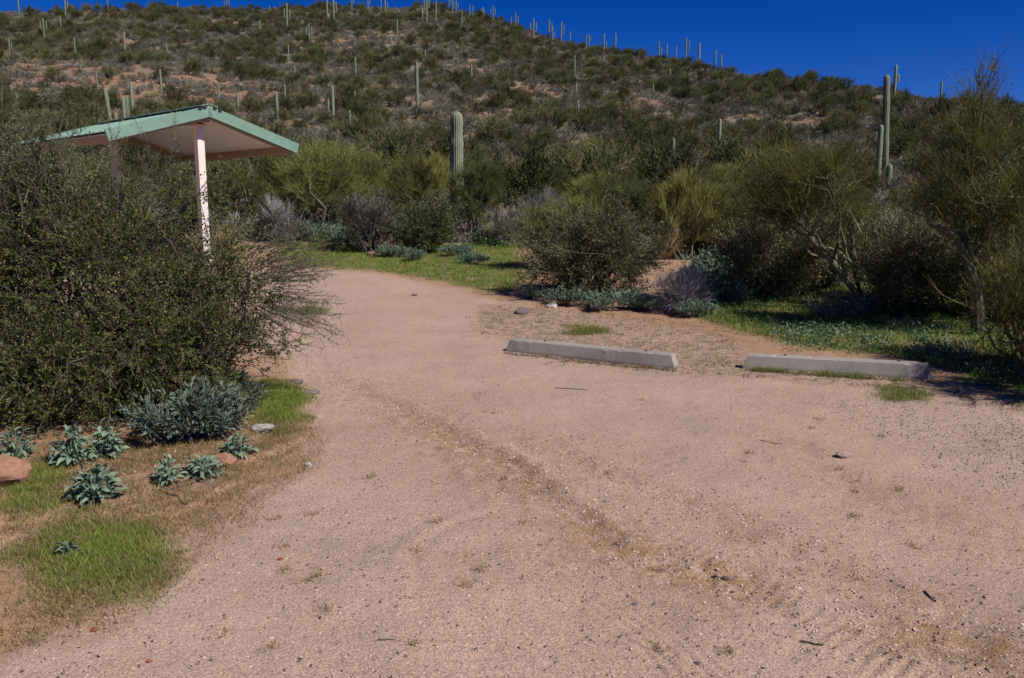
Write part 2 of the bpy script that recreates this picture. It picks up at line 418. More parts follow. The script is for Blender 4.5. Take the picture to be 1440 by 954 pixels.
def randdir(r, n): return nrm(r.normal(size=(n, 3)))
def curve(r, A, B, K, bow, sag=0.0):
    A = np.asarray(A, float); B = np.asarray(B, float); n = len(A); t = np.linspace(0, 1, K)
    L = np.linalg.norm(B - A, axis=1)[:, None, None]
    P = A[:, None] + (B - A)[:, None] * t[None, :, None]
    off = randdir(r, n)[:, None] * np.sin(math.pi * t)[None, :, None] * bow * L
    P = P + off
    P[:, 1:-1] += r.normal(size=(n, K - 2, 3)) * bow * 0.25 * L
    P[:, :, 2] += sag * L[:, :, 0] * np.sin(math.pi * t)[None]
    return P
def along(r, P, n, lo=0.0, hi=1.0, w=None):
    """random points on polylines -> index, point, tangent"""
    i = r.integers(0, len(P), n) if w is None else r.choice(len(P), n, p=w / w.sum()); K = P.shape[1] - 1
    t = (lo + (hi - lo) * r.random(n)) * K; k = np.minimum(t.astype(int), K - 1); f = (t - k)[:, None]
    a = P[i, k]; b = P[i, k + 1]
    return i, a * (1 - f) + b * f, nrm(b - a)

def leaves(r, P, size, aspect=0.5, up=0.3, D=None):
    n = len(P)
    d = randdir(r, n) if D is None else nrm(D + 0.7 * randdir(r, n))
    nn = randdir(r, n) + np.array([0, 0, up]); w = nrm(np.cross(d, nn)) * aspect
    s = (size * r.uniform(0.6, 1.35, n))[:, None]
    h = nrm(np.cross(w, d)) * 0.12
    V = np.stack([P, P + s * (0.5 * d + 0.5 * w + h), P + s * d, P + s * (0.5 * d - 0.5 * w + h)], 1).reshape(-1, 3)
    return V, np.arange(4 * n).reshape(n, 4), np.repeat(r.random(n) ** 1.6, 4)

def ell_pts(r, ells, n, inner=0.5, lump=0.22):
    ws = np.array([e[2] if len(e) > 2 else e[1][0] * e[1][1] * e[1][2] for e in ells]); ws = ws / ws.sum()
    i = r.choice(len(ells), n, p=ws)
    C = np.array([e[0] for e in ells])[i]; Rr = np.array([e[1] for e in ells])[i]
    d = randdir(r, n); rad = (inner ** 3 + (1 - inner ** 3) * r.random(n)) ** (1 / 3)
    ph = 7.3 * i
    lum = 1 + lump * (np.sin(d[:, 0] * 4.1 + ph) * np.cos(d[:, 1] * 3.7 - ph) + 0.6 * np.sin(d[:, 2] * 5.3 + 2 * ph + d[:, 0] * 6))
    return C + d * Rr * (rad * lum)[:, None], C

def plant(seed, ells, bases, n1, n2, n3, nl, r1=0.02, tw=0.25, tr=0.003, leaf=0.02, aspect=0.5, up=0.4, out=0.6, rand=0.6, tang=0.6,
          inner=0.45, bow=0.12, lump=0.22, spur=0, sag=0.0, zmin=0.03, tk=3, bare=0.0):
    """stems from the base into the lumps of the crown, branchlets, twigs, leaves"""
    r = np.random.default_rng(seed); wood = MB(); tws = MB(); lvs = MB()
    tgt, _ = ell_pts(r, ells, n1, 0.2, lump); bs = np.array(bases, float)[r.integers(0, len(bases), n1)]
    bs = bs + r.normal(size=bs.shape) * np.array([0.05, 0.05, 0])
    P1 = curve(r, bs, tgt, 7, bow, sag)
    V, f = tube(P1, np.linspace(r1, r1 * 0.35, 7)[None] * r.uniform(0.5, 1.2, (n1, 1)), 5); wood.add(V, f, np.repeat(r.random(n1), 35))
    t2, c2 = ell_pts(r, ells, n2, inner, lump); t2[:, 2] = np.maximum(t2[:, 2], zmin + 0.1)
    flat = P1[:, 2:].reshape(-1, 3)
    st = np.empty((n2, 3))
    for a in range(0, n2, 400):
        q = flat[r.integers(0, len(flat), (min(400, n2 - a), 14))]
        dd = np.linalg.norm(q - t2[a:a + 400][:, None], axis=2) + 0.3 * np.maximum(0, q[:, :, 2] - t2[a:a + 400][:, None, 2])
        st[a:a + 400] = q[np.arange(len(q)), dd.argmin(1)]
    P2 = curve(r, st, t2, 5, bow)
    V, f = tube(P2, np.linspace(r1 * 0.26, tr * 1.1, 5)[None], 3); wood.add(V, f, np.repeat(r.random(n2), 15))
    i, p, tg = along(r, P2, n3, 0.25, 1.0)
    d = nrm(tang * tg + out * nrm(p - c2[i]) + rand * randdir(r, n3) + np.array([0, 0, up]))
    L = tw * r.uniform(0.4, 1.3, n3)
    e = p + d * L[:, None]; e[:, 2] = np.maximum(e[:, 2], zmin)
    P3 = curve(r, p, e, tk, bow * 0.7)
    V, f = tube(P3, np.linspace(tr, tr * 0.45, tk)[None] * r.uniform(0.7, 1.3, (n3, 1)), 3 if tr > 0.0045 else 2)
    tws.add(V, f, np.repeat(r.random(n3), len(V) // n3))
    if spur:
        k, q, tg = along(r, P3, spur, 0.1, 1.0); dd = nrm(randdir(r, spur) + 0.3 * tg)
        V, f = tube(np.stack([q, q + dd * r.uniform(0.015, 0.05, (spur, 1))], 1), np.array([[tr * 0.8, tr * 0.4]]), 2); tws.add(V, f, np.repeat(r.random(spur), 4))
    if nl:
        bt = r.random(n2); lw = np.where(bt[i] < bare, 0.04, 0.4 + 1.2 * r.random(n2)[i])
        k, q, tg = along(r, P3, nl, 0.15, 1.0, lw)
        q = q + r.normal(size=q.shape) * leaf * 0.3
        q[:, 2] = np.maximum(q[:, 2], zmin)
        V, f, t = leaves(r, q, leaf, aspect, 0.3, tg); lvs.add(V, f, np.clip(0.62 * t + 0.5 * np.repeat(r.random(n2)[i][k] ** 1.5, 4), 0, 1))
    return wood, tws, lvs

def merge(parts):
    """[(MB, mat index)] -> one MB"""
    o = MB()
    for mb, mi in parts:
        for v, (f, _), t, base in zip(mb.V, mb.F, mb.t, np.cumsum([0] + [len(v) for v in mb.V[:-1]])):
            o.add(v, f - base, t, mi)
    return o

def plant_thing(name, label, cat, loc, parts, wood_mat, twig_mat, lf_mat, group=None, rz=0.0, sc=None, wood_name='stems', crown='foliage'):
    wood, tws, lvs = parts
    o = thing(name, label, cat, loc, rz, group, sc)
    wood.build(wood_name, [wood_mat], o)
    cr = merge([(tws, 0), (lvs, 1)]) if lvs.V else merge([(tws, 0)])
    cr.build(crown, [twig_mat, lf_mat] if lvs.V else [twig_mat], o)
    return o

# ------------------------------------------------------------------ terrain: ground, gravel road, hillside
def build_terrain():
    fine = np.radians(np.arange(-44, 44.01, 0.19))
    coarse = np.radians(np.arange(48, 312.1, 6))
    az = np.concatenate([fine, coarse]); nc = len(az)
    ds = [0.25, 0.5, 0.8, 1.1, 1.4]
    d = 1.6
    while d < 430:
        ds.append(d); d *= 1.0065 if d < 11 else 1.012 if d < 32 else 1.022
    ds = np.array(ds); nr = len(ds)
    A, D = np.meshgrid(az, ds); X = D * np.sin(A); Y = D * np.cos(A)
    Z, road, rut = T(X, Y, True)
    x = X.ravel(); y = Y.ravel(); dd = D.ravel()
    near = dd < 40
    green = np.zeros(len(x)); dry = np.zeros(len(x))
    for g in GREEN: green[near] = np.maximum(green[near], softpoly(g, x[near], y[near], 0.10, 2.5, 0.10))
    for g in DRY: dry[near] = np.maximum(dry[near], softpoly(g, x[near], y[near], 0.14, 2.5, 0.14))
    hill = sstep(17, 26, dd + 6 * fbm(x / 3, y / 3, 12))
    red = np.zeros(len(x))
    for (px, py, rx) in RED_SPOTS:
        c = raycast(px, py)
        q = np.hypot(x - c[0], (y - c[1]) * 0.5) / rx + 0.9 * fbm(x / 3, y / 3, 66)
        red = np.maximum(red, sstep(1.0, 0.45, q))
    red = np.maximum(red, sstep(0.12, 0.24, fbm(x / 16, y / 16, 23, 4)) * 0.8)
    V = np.stack([x, y, Z.ravel()], 1)
    idx = np.arange(nr * nc).reshape(nr, nc)
    a = idx[:-1]; b = idx[1:]
    Fq = np.stack([a, np.roll(a, -1, 1), np.roll(b, -1, 1), b], -1).reshape(-1, 4)[:, ::-1]
    fr = road.ravel()[Fq].mean(1); fd = dd[Fq].mean(1)
    cover = np.stack([road.ravel(), green, dry, np.ones(len(x))], 1); soil = np.stack([rut.ravel(), red, hill, np.ones(len(x))], 1)
    def part(name, mask):
        f = Fq[mask]; used, inv = np.unique(f, return_inverse=True); f = inv.reshape(f.shape)
        mb = MB(); mb.add(V[used], f); me = mb.mesh(name, [M['ground']], True)
        for nm, data in (('cover', cover), ('soil', soil)):
            at = me.attributes.new(nm, 'FLOAT_COLOR', 'POINT'); at.data.foreach_set('color', data[used].astype(np.float32).ravel())
        o = link(name, me); o['kind'] = 'structure'; return o
    ro = (fr > 0.5) & (fd < 40)
    part('gravel_road', ro); part('ground', ~ro & (fd <= 26)); part('hillside', ~ro & (fd > 26))
    # closing patch under the tripod
    c = V[idx[0]]; mb = MB(); mb.add(np.concatenate([c, [c.mean(0)]]), [(i, (i + 1) % nc, nc) for i in range(nc)][::1])
RED_SPOTS = [(60, 100, 9), (200, 120, 9), (330, 150, 6), (150, 140, 7), (240, 130, 9), (300, 145, 6), (120, 115, 7), (755, 132, 5), (660, 165, 4), (700, 168, 4), (675, 172, 4), (735, 165, 3), (790, 215, 1.6), (785, 232, 1.5), (1160, 212, 2),
             (40, 110, 6), (310, 60, 4), (660, 102, 5), (920, 145, 4), (930, 175, 3.5), (900, 150, 4), (1150, 215, 2.5), (815, 205, 2), (1140, 170, 2.5), (1165, 100, 2), (975, 195, 1.8), (1100, 180, 2), (590, 200, 1.2)]
build_terrain()

# ------------------------------------------------------------------ shelter
def build_shelter():
    m, nt, p, out = new_mat('pale green painted metal'); pos = N(nt, 'ShaderNodeTexCoord').outputs['Object']
    c = mix(nt, rng_map(nt, noise(nt, 3.0, 5, 0.65, pos), 0.3, 0.7), (0.14, 0.235, 0.185), (0.175, 0.28, 0.225)); nt.links.new(c, p.inputs['Base Color'])
    p.inputs['Roughness'].default_value = 0.5; green = m
    m, nt, p, out = new_mat('brown painted beam'); pos = N(nt, 'ShaderNodeTexCoord').outputs['Object']
    c = mix(nt, rng_map(nt, noise(nt, 5.0, 5, 0.7, pos), 0.3, 0.7), (0.30, 0.215, 0.13), (0.36, 0.265, 0.17)); nt.links.new(c, p.inputs['Base Color'])
    p.inputs['Roughness'].default_value = 0.7; brown = m
    m, nt, p, out = new_mat('pale painted ceiling board'); pos = N(nt, 'ShaderNodeTexCoord').outputs['Object']
    c = mix(nt, rng_map(nt, noise(nt, 4.0, 5, 0.7, pos), 0.3, 0.7), (0.68, 0.72, 0.78), (0.74, 0.78, 0.83)); nt.links.new(c, p.inputs['Base Color'])
    p.inputs['Roughness'].default_value = 0.7; pale = m
    m, nt, p, out = new_mat('pinkish white painted post'); pos = N(nt, 'ShaderNodeTexCoord').outputs['Object']
    c = mix(nt, rng_map(nt, noise(nt, 6.0, 5, 0.7, pos), 0.3, 0.75), (0.74, 0.66, 0.63), (0.64, 0.54, 0.50)); nt.links.new(c, p.inputs['Base Color'])
    p.inputs['Roughness'].default_value = 0.6; postm = m
    m, nt, p, out = new_mat('black ridge closure'); p.inputs['Base Color'].default_value = (0.02, 0.022, 0.022, 1); black = m
    HE = 1.2; ax = math.radians(139)
    # local frame: X from left eave to right eave (gable width), Y along the ridge, away; origin at ground below near apex
    apex = np.array([-4.58 * HE, 12.75 * HE]); gz = Tz(*apex)
    ux = np.array([math.cos(ax - math.pi / 2), math.sin(ax - math.pi / 2)])
    root = thing('picnic_shelter', 'open picnic shelter with pale green gabled metal roof on white posts behind shrub', 'shelter', (*apex, gz), ax - math.pi / 2)
    hw = 1.83; LN = 4.4; ze = CAMZ + HE - gz; za = ze + 0.44 * HE + 0.02
    sl = math.atan2(za - ze, hw); sl_len = math.hypot(hw, za - ze)
    for sgn in (-1, 1):
        # frame of one slope: s runs from ridge to eave, n is the outward normal
        s = np.array([sgn * math.cos(sl), 0, -math.sin(sl)]); n = np.array([sgn * math.sin(sl), 0, math.cos(sl)]); yv = np.array([0, 1, 0])
        R = np.stack([s, yv, n], 1) if sgn > 0 else np.stack([s, -yv, n], 1)
        top = np.array([0, 0, za + 0.14])
        npan = 5; pw = LN / npan
        for k in range(npan):
            mb = MB(); y0 = k * pw + 0.004; y1 = (k + 1) * pw - 0.004
            prof = [(y0, 0)]
            for q in range(3):
                c = y0 + (q + 0.5) * (y1 - y0) / 3
                prof += [(c - 0.035, 0), (c - 0.02, 0.016), (c + 0.02, 0.016), (c + 0.035, 0)]
            prof += [(y1, 0)]
            V = []; 
            for L in (0.03, sl_len + 0.05):
                for (yy, hh) in prof: V.append(top + s * L + yv * yy + n * (hh + 0.012))
                for (yy, hh) in prof: V.append(top + s * L + yv * yy + n * (hh))
            q = len(prof); V = np.array(V); fs = []
            for i in range(q - 1):
                fs += [(i, i + 1, 2 * q + i + 1, 2 * q + i), (q + i, 3 * q + i, 3 * q + i + 1, q + i + 1), (i, q + i, q + i + 1, i + 1), (2 * q + i, 2 * q + i + 1, 3 * q + i + 1, 3 * q + i)]
            mb.add(V, fs); mb.build('roof_panel', [green], root)
        # ceiling boards below the metal, with open joints
        nb = 7
        for k in range(nb):
            w = (sl_len - 0.10) / nb; c = top + s * (0.06 + (k + 0.5) * w) + yv * LN / 2 - n * 0.045
            v, f = box((0, 0, 0), (w - 0.006, LN - 0.16, 0.022)); MB().add(v @ R.T + c, f).build('ceiling_board', [pale], root)
        for (y, nm) in ((0.0, 'near'), (LN, 'far')):
            c = top + s * (sl_len / 2 + 0.02) + yv * y - n * 0.055
            v, f = box((0, 0, 0), (sl_len + 0.05, 0.035, 0.19)); MB().add(v @ R.T + c, f).build('fascia_board', [green], root)
            c = top + s * (sl_len / 2) + yv * (y + (0.065 if y == 0 else -0.065)) - n * 0.12
            v, f = box((0, 0, 0), (sl_len - 0.05, 0.08, 0.13)); MB().add(v @ R.T + c, f).build('gable_rafter', [brown], root)
        c = top + s * (sl_len - 0.07) + yv * LN / 2 - n * 0.125
        v, f = box((0, 0, 0), (0.09, LN - 0.22, 0.14)); MB().add(v @ R.T + c, f).build('eave_beam', [brown], root)
    v, f = box((0, LN / 2, za + 0.0), (0.12, LN - 0.24, 0.20)); MB().add(v, f).build('ridge_beam', [brown], root)
    V = []
    for y in (-0.03, LN + 0.03):
        for x, z in ((-0.16, -0.045), (0, 0.0), (0.16, -0.045), (0.16, -0.06), (0, -0.015), (-0.16, -0.06)): V.append((x, y, za + 0.14 + 0.075 + z))
    fs = [(i, (i + 1) % 6, 6 + (i + 1) % 6, 6 + i) for i in range(6)]
    mb = MB(); mb.add(V, fs); mb.add(np.array(V), [(0, 1, 4, 5), (1, 2, 3, 4), (6, 11, 10, 7), (7, 10, 9, 8)]); mb.build('ridge_cap', [green], root)
    for k, x in enumerate((-0.19, -0.10, 0.10, 0.20)):
        v, f = box((x, -0.035, za + 0.165 - abs(x) * math.tan(sl) + 0.012), (0.07, 0.03, 0.03)); MB().add(v, f).build('ridge_closure', [black], root)
    for y in (0.42, 4.0):
        wx, wy = apex + y * np.array([math.cos(ax), math.sin(ax)]); g2 = Tz(wx, wy) - gz
        h = za - 0.09 - (g2 - 0.05)
        v, f = box((0, y, g2 - 0.05 + h / 2), (0.135, 0.135, h)); po = MB().add(v, f).build('post', [postm], root)
        v, f = box((0, y, za - 0.13), (0.20, 0.30, 0.012)); MB().add(v, f).build('bracket_plate', [brown], po)
        v, f = box((0, y - 0.0745, za - 0.055), (0.10, 0.012, 0.13)); MB().add(v, f).build('bolt_plate', [brown], po)
        v, f = box((0.02, y - 0.086, za - 0.05), (0.025, 0.012, 0.025)); MB().add(v, f).build('bolt', [postm], po)
build_shelter()

# ------------------------------------------------------------------ concrete wheel stops
def concrete():
    m, nt, p, out = new_mat('weathered concrete'); pos = N(nt, 'ShaderNodeTexCoord').outputs['Object']
    a = noise(nt, 3.0, 6, 0.7, pos); b = noise(nt, 40.0, 4, 0.7, pos)
    c = mix(nt, rng_map(nt, a, 0.4, 0.62), (0.31, 0.268, 0.235), (0.225, 0.20, 0.18))
    c = mix(nt, mth(nt, 'MULTIPLY', rng_map(nt, b, 0.55, 0.75), 0.5), c, (0.24, 0.215, 0.20))
    sp = N(nt, 'ShaderNodeTexVoronoi'); sp.inputs['Scale'].default_value = 28; nt.links.new(pos, sp.inputs['Vector'])
    c = mix(nt, mth(nt, 'MULTIPLY', rng_map(nt, sp.outputs['Distance'], 0.16, 0.10), 0.6), c, (0.10, 0.09, 0.085))
    nt.links.new(c, p.inputs['Base Color']); p.inputs['Roughness'].default_value = 0.9
    bump(nt, p, mth(nt, 'ADD', b, mth(nt, 'MULTIPLY', a, 2.0)), 0.5, 0.006); return m
CONC = concrete()
M['rust'] = stone_mat('rusty steel', (0.10, 0.045, 0.025), (0.05, 0.025, 0.018), 30)
def wheel_stop(p0, p1, label, seed):
    r = np.random.default_rng(seed)
    a = hit(*p0); b = hit(*p1); L = float(np.hypot(*(b - a)[:2])); ang = math.atan2(b[1] - a[1], b[0] - a[0])
    nv = np.array([-math.sin(ang), math.cos(ang)]); mid = (a[:2] + b[:2]) / 2 + nv * 0.08
    z = (a[2] + b[2]) / 2
    root = thing('wheel_stop', label, 'wheel stop', (*mid, z), ang); root.rotation_euler = (0, -math.atan2(b[2] - a[2], L), ang)
    nx = 40; prof = np.array([(-0.085, -0.06), (-0.083, 0.02), (-0.062, 0.122), (-0.048, 0.135), (0.048, 0.135), (0.062, 0.122), (0.083, 0.02), (0.085, -0.06)])
    xs = np.linspace(-L / 2, L / 2, nx); q = len(prof); V = []
    for i, x in enumerate(xs):
        e = min(i, nx - 1 - i); k = 0.0 if e else 0.012
        for j, (yy, zz) in enumerate(prof):
            ch = 0.002 * (r.random() - 0.5) + (-0.012 * (r.random() < 0.07) if j in (2, 3, 4, 5) else 0)
            V.append((x + (0.045 if i == 0 else -0.045 if i == nx - 1 else 0) * (zz > 0.05) * (zz / 0.135), yy * (1 - k) + ch * 0.5, zz - k * (j in (3, 4)) + ch))
    fs = [(i * q + j, (i + 1) * q + j, (i + 1) * q + j + 1, i * q + j + 1) for i in range(nx - 1) for j in range(q - 1)]
    mb = MB(); mb.add(V, fs); mb.add(np.array(V[:q]), [(0, 1, 6, 7), (1, 2, 5, 6), (2, 3, 4, 5)]); mb.add(np.array(V[-q:]), [(7, 6, 1, 0), (6, 5, 2, 1), (5, 4, 3, 2)])
    mb.build('concrete_bar', [CONC], root)
    for x in (-L * 0.27, L * 0.33):
        P = np.array([[(x, 0, 0.10), (x, 0, 0.148)]]); v, f = tube(P, np.array([[0.011, 0.011]]), 8)
        mb = MB(); mb.add(v, f); mb.add(v[8:], [(0, 1, 2, 3), (0, 3, 4, 7), (4, 5, 6, 7)]); mb.build('rebar_pin', [M['rust']], root)
    return root
wheel_stop((711, 496), (948, 518), 'grey concrete wheel stop in full sun on bare gravel', 1)
wheel_stop((1045, 518), (1312, 534), 'grey concrete wheel stop with grass tufts along it and branch shadows on one end', 2)

# ------------------------------------------------------------------ saguaros
SAG = {}
def sag_mat():
    m, nt, p, out = new_mat('saguaro skin'); at = N(nt, 'ShaderNodeAttribute', attribute_name='tint'); oi = N(nt, 'ShaderNodeObjectInfo')
    tc = N(nt, 'ShaderNodeTexCoord').outputs['Object']
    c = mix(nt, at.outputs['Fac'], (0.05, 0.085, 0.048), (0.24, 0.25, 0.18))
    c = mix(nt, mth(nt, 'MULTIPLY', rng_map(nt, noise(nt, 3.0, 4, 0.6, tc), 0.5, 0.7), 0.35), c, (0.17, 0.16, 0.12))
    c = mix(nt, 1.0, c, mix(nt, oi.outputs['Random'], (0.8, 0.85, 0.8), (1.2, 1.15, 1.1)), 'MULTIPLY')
    nt.links.new(c, p.inputs['Base Color']); p.inputs['Roughness'].default_value = 0.75; return m
M['saguaro'] = sag_mat()
def sag_col(path, rad, ribs, depth=0.12):
    """ribbed column along a path with a domed tip"""
    P = np.asarray(path, float); k = len(P); S = ribs * 2 if ribs <= 10 else ribs * 3
    t = nrm(np.gradient(P, axis=0)); ref = np.array([0.13, 1.0, 0.05])
    u = nrm(np.cross(t, ref)); v = np.cross(t, u)
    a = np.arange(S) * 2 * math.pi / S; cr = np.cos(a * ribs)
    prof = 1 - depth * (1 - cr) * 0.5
    ring = P[:, None] + np.asarray(rad)[:, None, None] * prof[None, :, None] * (np.cos(a)[None, :, None] * u[:, None] + np.sin(a)[None, :, None] * v[:, None])
    V = np.concatenate([ring.reshape(-1, 3), P[-1:] + t[-1:] * rad[-1] * 0.2])
    idx = np.arange(k * S).reshape(k, S); A = idx[:-1]; B = idx[1:]
    f = np.stack([A, np.roll(A, -1, 1), np.roll(B, -1, 1), B], -1).reshape(-1, 4)
    top = [(idx[-1, i], idx[-1, (i + 1) % S], k * S) for i in range(S)]
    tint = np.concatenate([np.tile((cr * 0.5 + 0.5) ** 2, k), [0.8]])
    return V, f, np.array(top), tint
def sag_stem(h, r, ribs, lean=(0, 0), rings=12, depth=0.12, waist=0.85, seed=0):
    q = np.random.default_rng(seed)
    t = np.concatenate([np.linspace(0, 1, rings), 1 + np.array([0.25, 0.5, 0.75, 0.93]) * r / h])
    t = t / t[-1]; z = t * h
    rad = np.interp(t, [0, 0.15, 0.5, 0.8, 1], [waist, 0.9, 1.0, 0.97, 0.9]) * r
    e = np.clip((h - z) / r, 0, 1); rad = rad * np.sqrt(np.maximum(1 - (1 - e) ** 2, 0.02))
    rad = rad * (1 + 0.05 * q.normal(size=len(z)) * (e > 0.9))
    wob = np.cumsum(q.normal(size=len(z))) * 0.012 * r
    P = np.stack([lean[0] * t * h + wob, lean[1] * t * h, z - 0.12 * (t == 0)], 1)
    return P, rad
def saguaro(name, label, loc, h, r, arms=(), ribs=9, lean=(0, 0), group=None, seed=0, rings=10, rz=0.0, depth=0.14):
    root = thing(name, label, 'cactus', loc, rz, group)
    P, rad = sag_stem(h, r, ribs, lean, rings, seed=seed, depth=depth)
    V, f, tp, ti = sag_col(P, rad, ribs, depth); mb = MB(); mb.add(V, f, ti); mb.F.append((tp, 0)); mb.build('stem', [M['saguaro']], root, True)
    for (z0, side, out, ht) in arms:
        ra = r * 0.72; b = np.array([lean[0] * z0 + 0, lean[1] * z0, z0]); s = np.array([math.cos(side), math.sin(side), 0])
        pts = [b, b + s * out * 0.6 + np.array([0, 0, 0.02]), b + s * out * 0.92 + np.array([0, 0, out * 0.18]), b + s * out + np.array([0, 0, out * 0.5])]
        for q in np.linspace(0.25, 1, 5): pts.append(b + s * (out * 1.02) + np.array([0, 0, out * 0.5 + (ht - ra) * q]))
        pts.append(pts[-1] + np.array([0, 0, ra * 0.6])); pts.append(pts[-1] + np.array([0, 0, ra * 0.32]))
        rr = np.array([0.6, 0.7, 0.8, 0.95, 1, 1, 1, 1, 0.95, 0.75, 0.35]) * ra
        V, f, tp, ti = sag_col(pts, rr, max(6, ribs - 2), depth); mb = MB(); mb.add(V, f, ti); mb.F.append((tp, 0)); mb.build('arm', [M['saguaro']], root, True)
    return root

# (x, y of tip, y of foot in the photograph, arms: list of (side -1/1, relative height, relative length))
HILL_SAG = [
    (63, 28, 58, [(1, .45, .35), (-1, .5, .3)]), (86, 24, 45, []), (14, 55, 78, [(1, .3, .3)]), (107, 57, 88, []), (176, 48, 79, []), (235, 62, 79, []),
    (366, 30, 50, []), (435, 36, 63, [(1, .4, .4), (-1, .45, .25)]), (406, 65, 85, []), (114, 92, 106, []), (137, 106, 125, []), (227, 100, 131, []),
    (308, 120, 141, []), (336, 134, 166, []), (391, 132, 180, [(-1, .15, .25)]), (402, 121, 159, [(1, .1, .2)]), (469, 125, 174, [(-1, .3, .3)]), (454, 106, 122, []),
    (415, 95, 113, []), (17, 122, 140, []), (404, 8, 42, [(1, .4, .3), (-1, .45, .3)]), (380, 10, 24, []), (461, 4, 36, []), (470, 3, 38, [(1, .5, .35)]),
    (542, 2, 25, [(1, .4, .4)]), (536, 3, 23, []), (600, -6, 34, [(-1, .45, .3), (1, .5, .3)]), (594, 10, 30, []), (613, 5, 33, []), (649, 18, 41, [(1, .4, .3)]),
    (500, 83, 118, []), (559, 30, 55, []), (557, 50, 66, []), (550, 52, 69, []), (598, 72, 92, [(-1, .1, .3)]), (587, 92, 153, []),
    (663, 93, 123, []), (492, 157, 179, []), (813, 143, 174, []), (810, 118, 137, []), (808, 80, 108, []), (499, 130, 146, []),
    (1004, 118, 133, []), (942, 98, 116, []), (918, 120, 136, []), (1011, 170, 217, []), (946, 197, 238, []), (903, 215, 242, []), (777, 40, 60, [(1, .3, .3)]), (250, 4, 15, [])]
PAIR = [(157, 127, 182), (164, 160, 184), (176, 140, 180), (181, 139, 180), (188, 119, 174)]
RIDGE_SAG = [(25, -3, 0), (90, -5, 1), (151, -3, 0), (318, -9, 2), (494, -6, 1), (517, -5, 1), (631, -6, 1), (636, -4, 0), (641, -5, 2), (660, 6, 0), (665, 17, 0), (679, 10, 2), (693, 8, 2),
             (719, 24, 0), (725, 17, 1), (750, 26, 2), (772, 28, 1), (789, 31, 1), (802, 46, 0), (824, 49, 0), (828, 48, 1), (849, 48, 1), (866, 47, 0), (927, 58, 1), (938, 62, 0),
             (951, 65, 0), (965, 53, 1), (984, 61, 0), (1007, 70, 0), (1015, 77, 0)]
def sag_rows():
    q = np.random.default_rng(5)
    for i, (x, yt, yb, arms) in enumerate(HILL_SAG):
        p = hit(x, yb); d = p[1]; h = max(1.2, (yb - yt) * d / F)
        al = [(h * rh, 0.0 if sd > 0 else math.pi, min(0.55, 0.13 * h), h * rl) for sd, rh, rl in arms]
        if len(arms) == 0: 
            zone = 'on the slope behind the shelter' if x < 330 else 'on the grey slope between shelter and stout saguaro' if x < 560 else 'upslope of the stout near saguaro' if x < 700 else 'on the slope under the descending crest'
            size = 'tall' if h > 4 else 'short'; lab, grp = '%s slim armless saguaro %s' % (size, zone), '%s armless saguaros %s' % (size, zone)
        elif len(arms) == 1: lab, grp = 'saguaro with one upturned arm on the hillside below the crest', 'one-armed hillside saguaros'
        else: lab, grp = 'saguaro with two upturned arms on the hillside below the crest', 'two-armed hillside saguaros'
        ov = {587: 'tallest armless saguaro rising midway up the hill above the stout near saguaro', 813: 'lone armless saguaro on the lower slope right of the red outcrop',
              469: 'saguaro with a curved arm low on its stem on bare grey slope', 1011: 'thick saguaro post above the palo verde thicket on the low slope'}
        saguaro('saguaro', ov.get(x, lab) if x != 469 or arms and yt > 100 else lab, p, h, np.clip(0.028 * h + 0.05, 0.11, 0.22), al, 8, (q.normal() * 0.012, q.normal() * 0.01), None if x in ov and (x != 469 or yt > 100) else grp, i, 8)
    for i, (x, yt, yb) in enumerate(PAIR):
        p = hit(x, yb); d = p[1]; h = (yb - yt) * d / F
        saguaro('saguaro', 'pale saguaro in the tight cluster of five behind the shelter roof', p, h, 0.15, [], 8, (-0.10 if i == 0 else 0.0, 0), 'cluster of saguaros behind the shelter', 60 + i, 8)
    for i, (x, yt, na) in enumerate(RIDGE_SAG):
        a = math.atan2((x - 720) / F, math.cos(PITCH) + 0.15); D = np.interp(a, R_AZ, _rp[:, 2]) * q.uniform(0.93, 1.0)
        dr = pix_dir(x, yt); k = D / math.hypot(dr[0], dr[1]); X, Y = dr[0] * k, dr[1] * k; z = Tz(X, Y); h = float(np.clip(CAMZ + dr[2] * k - z, 3.0, 8.5))
        al = [(h * q.uniform(.3, .5), (0.0, math.pi)[j], 0.13 * h, h * q.uniform(.25, .45)) for j in range(na)]
        lab = ('armless saguaro standing on the hill crest against the sky', 'saguaro with one arm on the hill crest against the sky', 'saguaro with two arms on the hill crest against the sky')[na]
        saguaro('saguaro', lab, (X, Y, z), h, 0.022 * h + 0.06, al, 8, (q.normal() * 0.015, 0), ('armless crest saguaros', 'one-armed crest saguaros', 'two-armed crest saguaros')[na], 90 + i, 8)
sag_rows()
